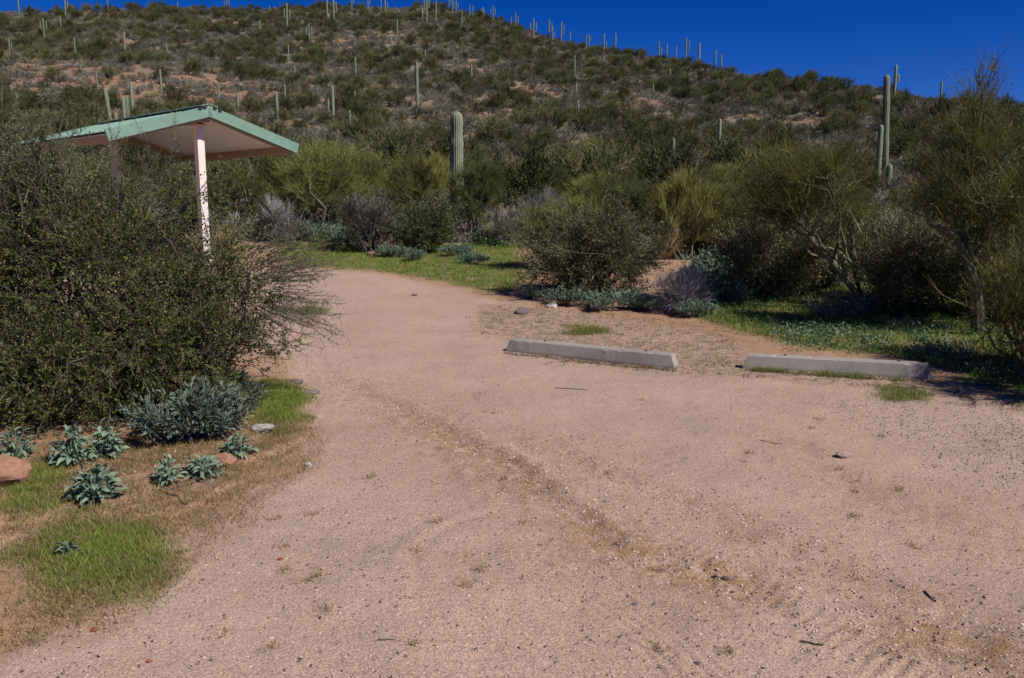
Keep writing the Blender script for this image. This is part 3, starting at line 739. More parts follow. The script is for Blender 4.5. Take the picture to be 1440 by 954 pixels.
def near_saguaros():
    p = at_dist(643, 25.0); top = CAMZ + (300 - 163) / F * 25.0
    saguaro('saguaro', 'stout ribbed young saguaro with rounded tip rising from palo verde thicket', p, top - p[2], 0.20, [], 18, (0.0, 0), None, 201, 22, 0.3, 0.2)
    p = hit(1244, 266); d = p[1]
    saguaro('saguaro', 'very tall slender leaning saguaro with grey weathered skin beside two shorter stems', p, (266 - 114) * d / F, 0.135, [], 12, (-0.05, 0), None, 202, 20)
    p2 = hit(1233, 268); saguaro('saguaro', 'thin dark saguaro stem of middle height beside the very tall leaning one', p2, (268 - 180) * p2[1] / F, 0.12, [], 10, (0.0, 0), None, 203, 14)
    p3 = hit(1240.5, 269); saguaro('saguaro', 'short knobbed saguaro at the foot of the very tall leaning one', p3 + np.array([0, -0.5, 0]), (268 - 233) * p3[1] / F, 0.13, [], 10, (0, 0), None, 204, 12)
    a = at_dist(1246, 96); dz = CAMZ + (477 - 100) / F * 96 - math.tan(PITCH) * 96
    saguaro('saguaro', 'saguaro on the low ridge showing its top behind the very tall leaning one', a, 4.4, 0.15, [(2.6, 0.0, 0.3, 0.7)], 9, (0, 0), None, 205, 10)
    a = at_dist(1310, 92); saguaro('saguaro', 'small pale saguaro on the low ridge beside the tall sparse tree', a, 2.4, 0.11, [], 9, (0, 0), None, 206, 10)
near_saguaros()

# ------------------------------------------------------------------ hillside vegetation
def hill_variants():
    v = []
    def one(nm, seed, ells, n1, n2, n3, nl, wm, tm, lm, **k):
        w, t, l = plant(seed, ells, [(0, 0, -0.1)], n1, n2, n3, nl, **k)
        v.append(merge([(w, 0), (t, 1), (l, 2)]).mesh(nm, [wm, tm, lm]))
    for s in range(4):
        q = np.random.default_rng(300 + s)
        e = [((q.uniform(-.5, .5), q.uniform(-.5, .5), q.uniform(.9, 1.5)), (q.uniform(.7, 1.1), q.uniform(.7, 1.1), q.uniform(.6, .9))) for _ in range(4)]
        one('hill palo verde', 310 + s, e, 14, 90, 700, 1500, M['pv_bark'], M['hill_pv'], M['hill_pv'], r1=0.05, tw=0.5, tr=0.012, leaf=0.10, up=0.8, lump=.3)
    for s in range(3):
        q = np.random.default_rng(330 + s)
        e = [((q.uniform(-.4, .4), q.uniform(-.4, .4), .55), (q.uniform(.5, .8), q.uniform(.5, .8), q.uniform(.45, .7))) for _ in range(3)]
        one('hill creosote', 340 + s, e, 12, 60, 350, 1100, M['dark_bark'], M['dark_bark'], M['hill_dark'], r1=0.03, tw=0.3, tr=0.008, leaf=0.085, up=0.5, lump=.3)
    for s in range(3):
        q = np.random.default_rng(350 + s)
        e = [((q.uniform(-.25, .25), q.uniform(-.25, .25), .25), (q.uniform(.35, .55), q.uniform(.35, .55), .3)) for _ in range(2)]
        one('hill bursage', 360 + s, e, 10, 40, 260, 420, M['grey_twig'], M['hill_grey'], M['hill_grey'], r1=0.015, tw=0.2, tr=0.008, leaf=0.06, up=0.5)
    e = [((0, 0, .2), (.4, .4, .3))]
    one('hill dry grass', 370, e, 6, 20, 400, 0, M['hill_tan'], M['hill_tan'], M['hill_tan'], r1=0.01, tw=0.35, tr=0.008, up=1.5, out=.5)
    return v
HV = hill_variants()

def scatter_hill():
    q = np.random.default_rng(77)
    amin, amax = math.radians(-43), math.radians(43)
    def sample(n, dmin, dmax):
        a = q.uniform(amin, amax, n); d = np.sqrt(q.uniform(dmin ** 2, dmax ** 2, n)); D = np.interp(a, R_AZ, _rp[:, 2])
        k = d < D + 6; return a[k], d[k]
    rows = []
    def red_at(x, y):
        r = np.zeros(len(x))
        for (px, py, rx) in RED_SPOTS:
            c = raycast(px, py); r = np.maximum(r, sstep(1.1, 0.5, np.hypot(x - c[0], (y - c[1]) * 0.5) / rx))
        return r
    for (n, kinds, smin, smax, dmin, keepf) in ((5200, (0, 1, 2, 3), 0.28, 1.0, 25, 0), (10500, (4, 5, 6), 0.3, 1.05, 13.5, 1), (21000, (7, 8, 9), 0.6, 1.5, 19, 2), (5000, (10,), 0.6, 1.3, 14, 3)):
        a, d = sample(n, dmin, 240); x = d * np.sin(a); y = d * np.cos(a)
        den = vnoise(x / 14, y / 14, 140 + keepf) * 0.6 + vnoise(x / 5, y / 5, 150 + keepf) * 0.4
        foot = sstep(90, 30, d)
        pr = sstep(0.3, 0.58, den) * (1 - 0.9 * red_at(x, y)) if keepf < 2 else sstep(0.1, 0.45, den) * (1 - 0.35 * red_at(x, y))
        if keepf == 0: pr = np.maximum(pr, foot * 0.9); 
        nr = d < 34
        if nr.any(): pr[nr] *= (softpoly(ROAD, x[nr], y[nr], .1) + softpoly(GREEN[3], x[nr], y[nr], .1) + softpoly(GREEN[4], x[nr], y[nr], .1) < .1)
        sg = hit(1242, 266); sa = math.atan2(sg[0], sg[1]); sdd = math.hypot(sg[0], sg[1])
        if keepf < 2: pr[(np.abs(np.arctan2(x, y) - sa) < 0.035) & (d < sdd + 2)] = 0      # open ground before the tall saguaro
        k = q.random(len(x)) < pr; x, y, d = x[k], y[k], d[k]
        z = T(x, y)
        s = q.uniform(smin, smax, len(x)) * (1 + 0.15 * sstep(60, 30, d) * (keepf == 0))
        rows.append((x, y, z - 0.03, s, q.choice(kinds, len(x)), np.full(len(x), keepf), d))
    X, Y, Z, S, K, KF, D = (np.concatenate(c) for c in zip(*rows))
    size = S * np.choose(KF, [2.4, 1.5, 0.8, 0.6]) / D
    labs = [('palo_verde_bush', 'rounded olive palo verde bush on the stony hillside', 'bush', 'hillside palo verde bushes', 190),
            ('creosote_bush', 'low dark green bush on the stony hillside', 'bush', 'hillside dark green bushes', 110)]
    solo = np.zeros(len(X), bool)
    for kf, (nm, lab, cat, grp, cnt) in enumerate(labs):
        ids = np.nonzero(KF == kf)[0]; ids = ids[np.argsort(-size[ids])][:cnt]; solo[ids] = True
        for i in ids:
            o = link(nm, HV[K[i]], None, (X[i], Y[i], Z[i]), q.uniform(0, 6.28), (S[i] * q.uniform(.9, 1.15), S[i] * q.uniform(.9, 1.15), S[i])); tag(o, lab, cat, grp)
    # the rest reads as one mass: a single object that places the same bushes
    rest = ~solo
    coll = bpy.data.collections.new('bush_kinds')
    for i, me in enumerate(HV):
        o = bpy.data.objects.new('kind_%02d' % i, me); coll.objects.link(o)
    for kf_set, nm, lab, cat in (((0, 1), 'hillside_bushes', 'mass of small olive and dark bushes covering the far hillside', 'bushes'), ((2, 3), 'hillside_scrub', 'low grey scrub and dry grass covering the hillside between bushes', 'scrub')):
        k = rest & np.isin(KF, kf_set); n = int(k.sum())
        me = bpy.data.meshes.new(nm); me.vertices.add(n); me.vertices.foreach_set('co', np.stack([X[k], Y[k], Z[k]], 1).astype(np.float32).ravel())
        at = me.attributes.new('idx', 'INT', 'POINT'); at.data.foreach_set('value', K[k].astype(np.int32))
        at = me.attributes.new('rot', 'FLOAT_VECTOR', 'POINT'); rv = np.zeros((n, 3), np.float32); rv[:, 2] = q.uniform(0, 6.28, n); at.data.foreach_set('vector', rv.ravel())
        at = me.attributes.new('scl', 'FLOAT', 'POINT'); at.data.foreach_set('value', S[k].astype(np.float32))
        o = link(nm, me); tag(o, lab, cat, None, 'stuff')
        ng = bpy.data.node_groups.new(nm, 'GeometryNodeTree')
        ng.interface.new_socket('Geometry', in_out='INPUT', socket_type='NodeSocketGeometry'); ng.interface.new_socket('Geometry', in_out='OUTPUT', socket_type='NodeSocketGeometry')
        gi = ng.nodes.new('NodeGroupInput'); go = ng.nodes.new('NodeGroupOutput'); ip = ng.nodes.new('GeometryNodeInstanceOnPoints'); ci = ng.nodes.new('GeometryNodeCollectionInfo')
        ci.inputs['Collection'].default_value = coll; ci.inputs['Separate Children'].default_value = True; ci.inputs['Reset Children'].default_value = True
        def na(nmx, t): a = ng.nodes.new('GeometryNodeInputNamedAttribute'); a.data_type = t; a.inputs['Name'].default_value = nmx; return a.outputs[0]
        L = ng.links
        L.new(gi.outputs[0], ip.inputs['Points']); L.new(ci.outputs[0], ip.inputs['Instance']); ip.inputs['Pick Instance'].default_value = True
        L.new(na('idx', 'INT'), ip.inputs['Instance Index']); L.new(na('rot', 'FLOAT_VECTOR'), ip.inputs['Rotation']); L.new(na('scl', 'FLOAT'), ip.inputs['Scale'])
        L.new(ip.outputs[0], go.inputs[0])
        md = o.modifiers.new('scatter', 'NODES'); md.node_group = ng
scatter_hill()

# ------------------------------------------------------------------ stones
def stone_mesh(name, mat, seed, sub=2, flat=0.6):
    import bmesh
    q = np.random.default_rng(seed); bm = bmesh.new(); bmesh.ops.create_icosphere(bm, subdivisions=sub, radius=0.5)
    V = np.array([v.co for v in bm.verts]); d = nrm(V)
    r = np.ones(len(V))
    for _ in range(7):
        n = randdir(q, 1)[0]; c = q.uniform(0.55, 0.85); t = d @ n; r = np.where(t > c, np.minimum(r, c / np.maximum(t, 1e-6)), r)
    r = r * (1 + 0.05 * q.normal(size=len(V)))
    V = d * (0.5 * r)[:, None] * np.array([1, q.uniform(.65, .9), flat])
    for v, c in zip(bm.verts, V): v.co = c
    me = bpy.data.meshes.new(name); bm.to_mesh(me); bm.free(); me.materials.append(M[mat]); return me
def stones():
    q = np.random.default_rng(8)
    big = [(370, 613, 34, 'stone_pale', .5, 'pale speckled stone beside green grass at the gravel edge'), (8, 696, 62, 'stone_red', .75, 'large reddish brown rock half buried beside grass under the big shrub'),
           (316, 658, 34, 'stone_red', .55, 'flat tan red rock tucked behind round silver leaved plant'), (434, 656, 12, 'stone_pale', .6, 'small cream pebble at the gravel edge near dry grass'),
           (1188, 643, 26, 'stone_pink', .45, 'pinkish angular stone alone on the open gravel'), (417, 545, 20, 'stone_dark', .5, 'purple grey stone on bank edge above the grass tuft'),
           (352, 563, 16, 'stone_grey', .6, 'grey stone beside silver leaved bush on the bank'), (384, 508, 28, 'stone_pink', .5, 'pale pink rock in the eroded bank under the thorny twigs'),
           (437, 557, 26, 'stone_grey', .3, 'flat grey stone at the gravel edge above the grass tuft'), (1010, 808, 11, 'stone_pink', .7, 'small pink stone lying in the wheel rut'),
           (1021, 812, 11, 'stone_dark', .7, 'small dark stone lying in the wheel rut'), (866, 766, 9, 'stone_dark', .7, 'tiny dark stone on the yellow rut edge'),
           (776, 433, 20, 'stone_pale', .4, 'pale flat stone at the foot of silver plants under the large shrub'), (735, 442, 26, 'stone_dark', .45, 'dark brown rock at the gravel edge by the large shrub'),
           (836, 424, 20, 'stone_pale', .6, 'whitish stone among silver leaves at base of the large shrub'), (1105, 518, 12, 'stone_pale', .8, 'pale round stone resting against the grassy wheel stop'),
           (540, 359, 16, 'stone_red', .5, 'reddish rock under the dead grey shrub'), (522, 360, 14, 'stone_red', .6, 'brick coloured rock in shade under the dead grey shrub'),
           (395, 787, 10, 'stone_brick', .6, 'brick red pebble alone on open gravel'), (132, 885, 12, 'stone_brick', .6, 'red brown pebble below the dry grass tuft'),
           (210, 931, 10, 'stone_brick', .6, 'bright red pebble on gravel in front of the green grass patch'), (892, 853, 9, 'stone_grey', .6, 'bluish grey pebble on open gravel'),
           (980, 934, 10, 'stone_dark', .6, 'black pebble beside the tyre marks'), (985, 438, 12, 'stone_red', .5, 'small red rock at edge of the lilac grey shrub'),
           (583, 416, 10, 'stone_dark', .4, 'dark stone on the gravel at the grass edge'), (1250, 455, 12, 'stone_red', .7, 'orange stone at the foot of the leaning palo verde trunk')]
    for i, (px, py, w, mt, fl, lab) in enumerate(big):
        p = hit(px, py); d = math.hypot(p[0], p[1]); s = w * d / F * 1.05
        o = link('stone', stone_mesh('stone', mt, 20 + i, 3 if w > 18 else 2, fl), None, p + np.array([0, 0, s * fl * 0.22]), q.uniform(-.4, .4), (s, s, s)); tag(o, lab, 'stone')
    # rock outcrops on the hill
    kinds = [stone_mesh('boulder', 'boulder', 60 + k, 2, .75) for k in range(6)]
    for (cx, cy, sx, sy, n, s0, s1, lab, grp) in ((252, 128, 60, 18, 120, .2, .8, 'broken reddish boulder in the rocky outcrop above the shelter roof', 'boulders above the shelter'),
                                                 (755, 131, 15, 6, 34, .3, .8, 'reddish boulder of the small bright outcrop midway up the hill', 'boulders of the small outcrop'),
                                                 (782, 222, 10, 12, 10, .2, .5, 'red rock on the bare cut bank behind the thicket', 'rocks on the cut bank'),
                                                 (110, 118, 70, 18, 50, .2, .7, 'reddish rock scattered on the bare slope behind the big shrub', 'rocks on bare slope'),
                                                 (690, 160, 26, 12, 14, .25, .7, 'rock on the bare orange slope above the stout saguaro', 'rocks on orange slope'),
                                                 (935, 160, 40, 22, 16, .3, .8, 'pale pink rock on the hillside below the low ridge', 'rocks below low ridge'),
                                                 (1150, 190, 45, 25, 14, .25, .6, 'tan rock on the slope above the leaning palo verde', 'rocks above leaning palo verde')):
        for _ in range(n):
            p = hit(cx + q.normal() * sx * .6, cy + q.normal() * sy * .6); s = q.uniform(s0, s1)
            o = link('boulder', kinds[q.integers(0, 6)], None, p + np.array([0, 0, s * .12]), q.uniform(0, 6.28), (s, s * q.uniform(.7, 1), s * q.uniform(.7, 1.1))); tag(o, lab, 'rock', grp)
stones()

# ------------------------------------------------------------------ middle distance: shrubs and palo verdes
def E(*a): return list(a)
def midground():
    pvk = dict(r1=0.045, tw=0.40, tr=0.0046, leaf=0.034, up=0.6, out=0.4, rand=0.75, tang=0.7, aspect=.35, bow=.16, lump=.32, tk=3)
    def pv(seed, ells, n=1.0, bases=((0, 0, -.1),), **kw):
        k = dict(pvk); k.update(kw); return plant(seed, ells, bases, int(12 * max(n, .6)), int(150 * n), int(5200 * n), int(8500 * n), **k)
    # prototypes of palo verde
    P = {}
    P['broom'] = (pv(401, [((0, 0, 1.7), (1.15, 1.0, .95)), ((-.6, .2, 1.5), (.7, .7, .8)), ((.7, 0, 1.4), (.75, .7, .85))], 1.2), 'pv_bark', 'pv_twig', 'pv_twig')
    P['dark'] = (pv(402, [((.1, 0, 1.8), (1.0, .9, 1.0)), ((-.5, 0, 1.5), (.6, .6, .6)), ((.8, .1, 2.0), (.6, .6, .7))], 1.2), 'dark_bark', 'pv_dark', 'pv_dark')
    P['yellow'] = (pv(403, [((0, 0, 1.6), (.8, .8, 1.1)), ((.5, 0, 1.8), (.5, .5, .8))], .8, up=1.3), 'pv_bark', 'pv_yellow', 'pv_twig')
    P['wide'] = (pv(404, [((-.8, 0, 1.3), (.8, .8, .8)), ((.5, 0, 1.6), (1.0, .9, .9)), ((1.2, 0, 1.2), (.7, .7, .7))], 1.3), 'pv_bark', 'pv_twig', 'pv_dark')
    first = {}
    TOPS = np.array([(-100, 230), (300, 240), (450, 195), (600, 195), (700, 215), (760, 240), (850, 210), (960, 225), (1040, 218), (1130, 208), (1200, 238), (1250, 266), (1300, 252), (1360, 218), (1440, 210), (1600, 205)], float)
    def put(kind, label, px, d, h, rz, sx=1.0, group=None):
        p = at_dist(px, d)
        if group: h = max(1.1, (CAMZ + (300 - np.interp(px, TOPS[:, 0], TOPS[:, 1])) / F * d - p[2]) * (0.8 + 0.2 * (h - 1.7) / 1.2)); sx = sx * min(1.6, 2.3 / h)
        s = h / 3.2
        if kind not in first:
            w, wm, tm, lm = P[kind]
            first[kind] = plant_thing('palo_verde', label, 'tree', p, w, M[wm], M[tm], M[lm], group, rz, (s * sx, s * sx, s), 'trunk', 'crown')
        else: copy_thing(first[kind], label, group, p, rz, (s * sx, s * sx, s))
    put('broom', 'broad broom-like palo verde on the grass right of the shelter', 452, 21.5, 2.75, 0.3)
    put('yellow', 'pale twiggy palo verde with bare upright branches behind the dead grey shrub', 575, 22.5, 2.5, 0.0, 1.1)
    put('dark', 'dark palo verde with forked trunk in front of the stout saguaro', 668, 20.5, 2.35, 0.5, .85)
    put('wide', 'palo verde rising behind the large leafy shrub', 860, 20.0, 2.2, 1.0)
    put('yellow', 'yellow green palo verde between the large leafy shrub and the leaning one', 965, 17.0, 2.1, 2.0, 1.1)
    # thicket behind
    q = np.random.default_rng(91)
    kk = ['broom', 'wide', 'dark', 'yellow']; WORD = {'broom': 'broom-shaped olive', 'wide': 'wide spreading', 'dark': 'dark green', 'yellow': 'upright yellow green'}
    for i, px in enumerate((-30, 60, 150, 250, 340, 400, 520, 610, 720, 770, 830, 910, 1010, 1060, 1130, 1200, 1270, 1330, 1400, 1460, 1540)):
        kd = kk[(i * 7 + i // 3) % 4]; put(kd, '%s palo verde in the dense thicket along the foot of the hill' % WORD[kd], px + q.uniform(-14, 14), q.uniform(23.5, 32), q.uniform(2.0, 2.9), q.uniform(0, 6.28), q.uniform(.85, 1.15), WORD[kd] + ' palo verdes along the foot of the hill')
    for i, px in enumerate((790, 880, 935, 1015, 1075, 1160, 1225, 1245, 1300, 1345, 1400, 1445)):
        kd = kk[(i * 5 + 1) % 4]; put(kd, '%s palo verde close behind the leafy roadside shrubs' % WORD[kd], px, q.uniform(15, 19), q.uniform(1.7, 2.3), q.uniform(0, 6.28), q.uniform(.8, 1.0), WORD[kd] + ' palo verdes close behind the roadside shrubs')
    # dead grey shrub and its green neighbour
    p = hit(520, 354)
    plant_thing('dead_shrub', 'dead grey twiggy shrub on the green grass beside dark leafy shrub', 'shrub', p,
                plant(411, [((0, 0, .7), (.66, .6, .5)), ((-.25, 0, .9), (.4, .4, .3)), ((-.1, 0, .35), (.6, .5, .28))], [(0.05, 0, 0)], 18, 220, 4600, 2600, r1=.025, tw=.28, tr=.004, leaf=.03, up=.3),
                M['dark_bark'], M['grey_twig'], M['jojoba_leaf'])
    p = hit(598, 356)
    plant_thing('leafy_shrub', 'dark green leafy shrub beside the dead grey shrub on grass', 'shrub', p,
                plant(412, [((0, 0, .55), (.78, .7, .52)), ((.15, 0, .75), (.5, .5, .40)), ((0, -.1, .28), (.75, .5, .26))], [(0, 0, 0)], 16, 200, 2200, 13000, r1=.022, tw=.22, tr=.0035, leaf=.042, up=.3),
                M['dark_bark'], M['shrub_twig'], M['dark_leaf'])
    # pale dead shrubs behind the grass
    a = plant_thing('dead_shrub', 'pale lilac grey dead shrub behind the grass strip', 'shrub', at_dist(715, 19.5),
                    plant(413, [((0, 0, .45), (.6, .5, .42)), ((.4, 0, .5), (.4, .4, .4))], [(0, 0, 0)], 14, 130, 2600, 0, r1=.018, tw=.28, tr=.0045, up=.6), M['grey_twig'], M['lilac_twig'], None)
    copy_thing(a, 'dark lilac dead shrub under the palo verde behind the large leafy shrub', None, at_dist(768, 21), 1.2, 1.15)
    copy_thing(a, 'pale dead scrub near the shelter at the grass edge', None, at_dist(395, 20.5), 2.2, 1.0)
    copy_thing(a, 'lilac grey dead shrub against the right flank of the large leafy shrub', None, hit(950, 440) , 0.4, .64)
    # large leafy shrub
    p = hit(828, 424); p = p + np.array([0.0, .45, 0]); p[2] = Tz(p[0], p[1])
    plant_thing('leafy_shrub', 'large rounded leafy shrub at the gravel edge behind the first wheel stop', 'shrub', p,
                plant(414, [((-.1, 0, .8), (.85, .75, .62)), ((.5, .05, .65), (.68, .65, .58)), ((-.6, 0, .5), (.5, .5, .42)), ((.3, 0, 1.05), (.45, .45, .34)), ((.1, -.25, .28), (1.05, .5, .26))], [(0, 0, 0), (.2, 0, 0), (-.2, .1, 0)],
                      28, 420, 6200, 36000, r1=.024, tw=.24, tr=.003, leaf=.032, up=.35, inner=.5, lump=.3, bare=.04), M['dark_bark'], M['shrub_twig'], M['jojoba_leaf'])
    # grey leafy shrubs in the shade right
    p = at_dist(1095, 12.9)
    b = plant_thing('leafy_shrub', 'dark grey leafed shrub in shade behind the leaning palo verde trunk', 'shrub', p,
                plant(415, [((0, 0, .65), (.85, .6, .58)), ((-.5, 0, .55), (.5, .5, .48)), ((.6, 0, .7), (.5, .5, .56)), ((0, -.1, .25), (1.0, .5, .25))], [(0, 0, 0), (.3, 0, 0)], 24, 320, 4200, 19000, r1=.02, tw=.24, tr=.003, leaf=.036, up=.3),
                M['dark_bark'], M['shrub_twig'], M['jojoba_leaf'])
    copy_thing(b, 'tall grey leafed shrub between the leaning palo verde and the crooked trunk', None, at_dist(1275, 12.3), 1.3, 1.08)
    copy_thing(b, 'grey leafed shrub in the shade behind the crooked trunk', None, at_dist(1400, 12.0), 2.5, 1.0)
    copy_thing(b, 'grey leafed shrub at the thicket edge beyond the leaning palo verde', None, at_dist(1180, 14.2), 4.1, 1.0)
    # leaning palo verde
    base = hit(1216, 436); d = math.hypot(base[0], base[1]); u = d / F
    def rel(px, py, dd=0.0):      # point over the base's own depth plane
        return np.array([(px - 1216) * u, dd, (436 - py) * u])
    ells = [(rel(1105, 275), (.75, .8, .42)), (rel(1062, 305), (.4, .5, .3)), (rel(1165, 262), (.6, .7, .42)), (rel(1100, 240), (.45, .5, .24)), (rel(1200, 310, .3), (.4, .4, .4))]
    r = np.random.default_rng(421)
    w, t, l = plant(421, ells, [rel(1140, 340), rel(1165, 370), rel(1200, 380)], 16, 240, 7600, 13000, **dict(pvk, r1=.018, tw=.28, up=.35, rand=.8, tr=.0032, leaf=.027, inner=.3, lump=.35))
    tr = np.array([[rel(1222, 446), rel(1212, 425), rel(1196, 405), rel(1178, 382), rel(1160, 362), rel(1140, 343), rel(1126, 332), rel(1108, 318)]])
    V, f = tube(tr, np.array([[.050, .047, .044, .040, .036, .033, .028, .018]]), 8); w.add(V, f, np.repeat(np.linspace(.5, 1, 8), 8))
    tr = np.array([[rel(1218, 440, .05), rel(1212, 412, .1), rel(1203, 385, .1), rel(1200, 350, .15), rel(1192, 310, .2), rel(1180, 275, .2)]])
    V, f = tube(tr, np.array([[.03, .028, .024, .02, .016, .01]]), 6); w.add(V, f, .2)
    plant_thing('palo_verde', 'leaning palo verde with long slanting pale green trunk and feathery crown', 'tree', base, (w, t, l), M['pv_bark'], M['pv_yellow'], M['pv_twig'], None, 0, None, 'trunk', 'crown')
    # crooked trunk tree at right
    base = hit(1372, 470); d = math.hypot(base[0], base[1]); u = d / F
    def rel2(px, py, dd=0.0): return np.array([(px - 1372) * u, dd, (470 - py) * u])
    ells = [(rel2(1350, 190), (.3, .45, .36)), (rel2(1325, 250), (.34, .5, .36)), (rel2(1400, 255), (.42, .5, .42)), (rel2(1300, 300), (.34, .4, .28)), (rel2(1440, 315), (.5, .6, .5)), (rel2(1370, 325), (.4, .5, .38))]
    w, t, l = plant(422, ells, [rel2(1352, 375), rel2(1345, 355), rel2(1360, 300)], 18, 220, 6500, 12000, **dict(pvk, r1=.018, tw=.30, tr=.0032, leaf=.026, inner=.3, rand=.85, up=.5, lump=.4))
    tr = np.array([[rel2(1375, 476), rel2(1372, 440), rel2(1365, 405), rel2(1352, 375), rel2(1338, 352), rel2(1318, 341), rel2(1304, 335), rel2(1298, 315), rel2(1284, 298), rel2(1262, 297)]])
    V, f = tube(tr, np.array([[.075, .07, .062, .052, .044, .034, .026, .02, .016, .008]]), 8); w.add(V, f, np.repeat(np.linspace(.35, .9, 10), 8))
    tr = np.array([[rel2(1356, 380, .03), rel2(1350, 340, .05), rel2(1352, 290, .1), rel2(1356, 230, .1), rel2(1352, 200, .1), rel2(1356, 168, .1)]])
    V, f = tube(tr, np.array([[.035, .028, .022, .016, .011, .005]]), 6); w.add(V, f, .4)
    plant_thing('palo_verde', 'tall sparse palo verde with crooked twisted dark trunk', 'tree', base, (w, t, l), M['pv_bark'], M['pv_twig'], M['pv_twig'], None, 0, None, 'trunk', 'crown')
    # low bush at the right edge, close to the road
    p = hit(1432, 528); p = p + np.array([.25, .25, 0]); p[2] = Tz(p[0], p[1])
    plant_thing('palo_verde', 'low drooping yellow green palo verde bush beside the second wheel stop', 'tree', p,
                plant(423, [((-.1, 0, .62), (.62, .5, .45)), ((.35, 0, .9), (.6, .5, .55)), ((-.35, 0, .45), (.3, .35, .28))], [(0, 0, 0)], 18, 200, 4200, 3000, **dict(pvk, r1=.02, tw=.32, up=.15, rand=.7, tr=.0028, leaf=.016)),
                M['pv_bark'], M['pv_yellow'], M['pv_twig'], None, 0, None, 'trunk', 'crown')
    # the tree beyond the right edge of the picture that shades the grass
    p = np.array([4.8, 6.45, 0]); p[2] = Tz(p[0], p[1])
    put_p = copy_thing(first['wide'], 'palo verde beside the road whose shade falls on the grass', None, p, .7, (.5, .5, .56))
midground()

# ------------------------------------------------------------------ big shrubs in the left foreground
def foreground():
    c = np.array([-2.66, 6.1]); loc = (c[0], c[1], Tz(*c))
    ells = [((-.25, 0, .95), (1.05, .95, .76)), ((.36, -.1, .80), (.56, .62, .56)), ((.05, -.3, .5), (.98, .7, .42)), ((-.55, 0, 1.3), (.6, .6, .42)), ((.64, 0, 1.0), (.30, .4, .30), .05), ((-.35, -.66, .34), (.95, .42, .32), .3)]
    w, t, l = plant(501, ells, [(-.2, 0, 0), (.1, .1, 0), (-.5, .05, 0), (.3, -.1, 0)], 46, 950, 11500, 132000, r1=.018, tw=.2, tr=.0016, leaf=.0185, aspect=.62, up=.15, out=.5, rand=.8, inner=.45, bow=.16, spur=5000, lump=.3, bare=.2)
    # long bare thorny shoots reaching out over the gravel
    r = np.random.default_rng(502)
    n = 90; d = nrm(np.stack([r.uniform(.5, 1, n), r.uniform(-.5, .5, n), r.uniform(-.45, .5, n)], 1))
    A = np.array([.45, 0, .9]) + d * np.array([.4, .5, .5]); B = A + d * r.uniform(.25, .62, (n, 1))
    A2 = np.array([[.7, -.1, .85]]); B2 = np.array([[1.5, -.35, .55]]); A = np.concatenate([A, A2]); B = np.concatenate([B, B2])
    up = np.stack([r.uniform(-1.0, .05, 40), r.uniform(-.4, .4, 40), np.full(40, 1.5)], 1); A = np.concatenate([A, up]); B = np.concatenate([B, up + nrm(np.stack([r.uniform(-.5, .5, 40), r.uniform(-.3, .3, 40), np.full(40, 1.)], 1)) * r.uniform(.25, .75, (40, 1))])
    P = curve(r, A, B, 6, .08); V, f = tube(P, np.linspace(.004, .0014, 6)[None], 3); t.add(V, f, np.repeat(r.random(len(P)), 18))
    i, q, tg = along(r, P, 3400, .15, 1.0); dd = nrm(randdir(r, 3400) + .4 * tg); e = q + dd * r.uniform(.02, .09, (3400, 1))
    V, f = tube(np.stack([q, e], 1), np.array([[.0017, .0008]]), 3); t.add(V, f, np.repeat(r.random(3400), 6))
    k = r.random(3400) < .8; V, f, ti = leaves(r, np.concatenate([e[k], q[k]]), .013, .6, .3); l.add(V, f, ti)
    plant_thing('thorny_shrub', 'big dense thorny shrub with tiny olive leaves and shoots reaching over the gravel', 'shrub', loc, (w, t, l), M['dark_bark'], M['shrub_twig'], M['shrub_leaf'])
    c = np.array([-4.0, 6.2]); loc = (c[0], c[1], Tz(*c))
    ells = [((.3, -.65, .36), (.85, .42, .34), .4), ((.05, 0, 1.5), (.85, .9, .75)), ((.3, -.2, .5), (.8, .6, .45)), ((-.5, 0, 1.0), (.8, .8, .8)), ((.25, -.1, 2.0), (.5, .5, .42)), ((.75, -.1, 1.6), (.4, .4, .4))]
    w, t, l = plant(503, ells, [(0, 0, 0), (.15, .1, 0), (-.2, .05, 0)], 30, 600, 7500, 66000, r1=.026, tw=.22, tr=.0017, leaf=.0185, aspect=.6, up=.3, out=.5, rand=.8, inner=.45, bow=.14, spur=3000, lump=.3, bare=.3)
    tr = np.array([[(.25, -.2, -.05), (.3, -.2, .5), (.28, -.15, .95), (.36, -.1, 1.35), (.32, -.1, 1.8)], [(.35, -.2, -.05), (.5, -.2, .5), (.62, -.15, .9), (.78, -.1, 1.3), (.86, -.1, 1.6)]])
    V, f = tube(tr, np.array([[.045, .04, .034, .026, .014], [.035, .03, .026, .02, .01]]), 7); w.add(V, f, .1)
    plant_thing('thorny_shrub', 'tall thorny shrub with dark bare stems showing and thin twigs against the hill', 'shrub', loc, (w, t, l), M['dark_bark'], M['shrub_twig'], M['dark_leaf'])
foreground()

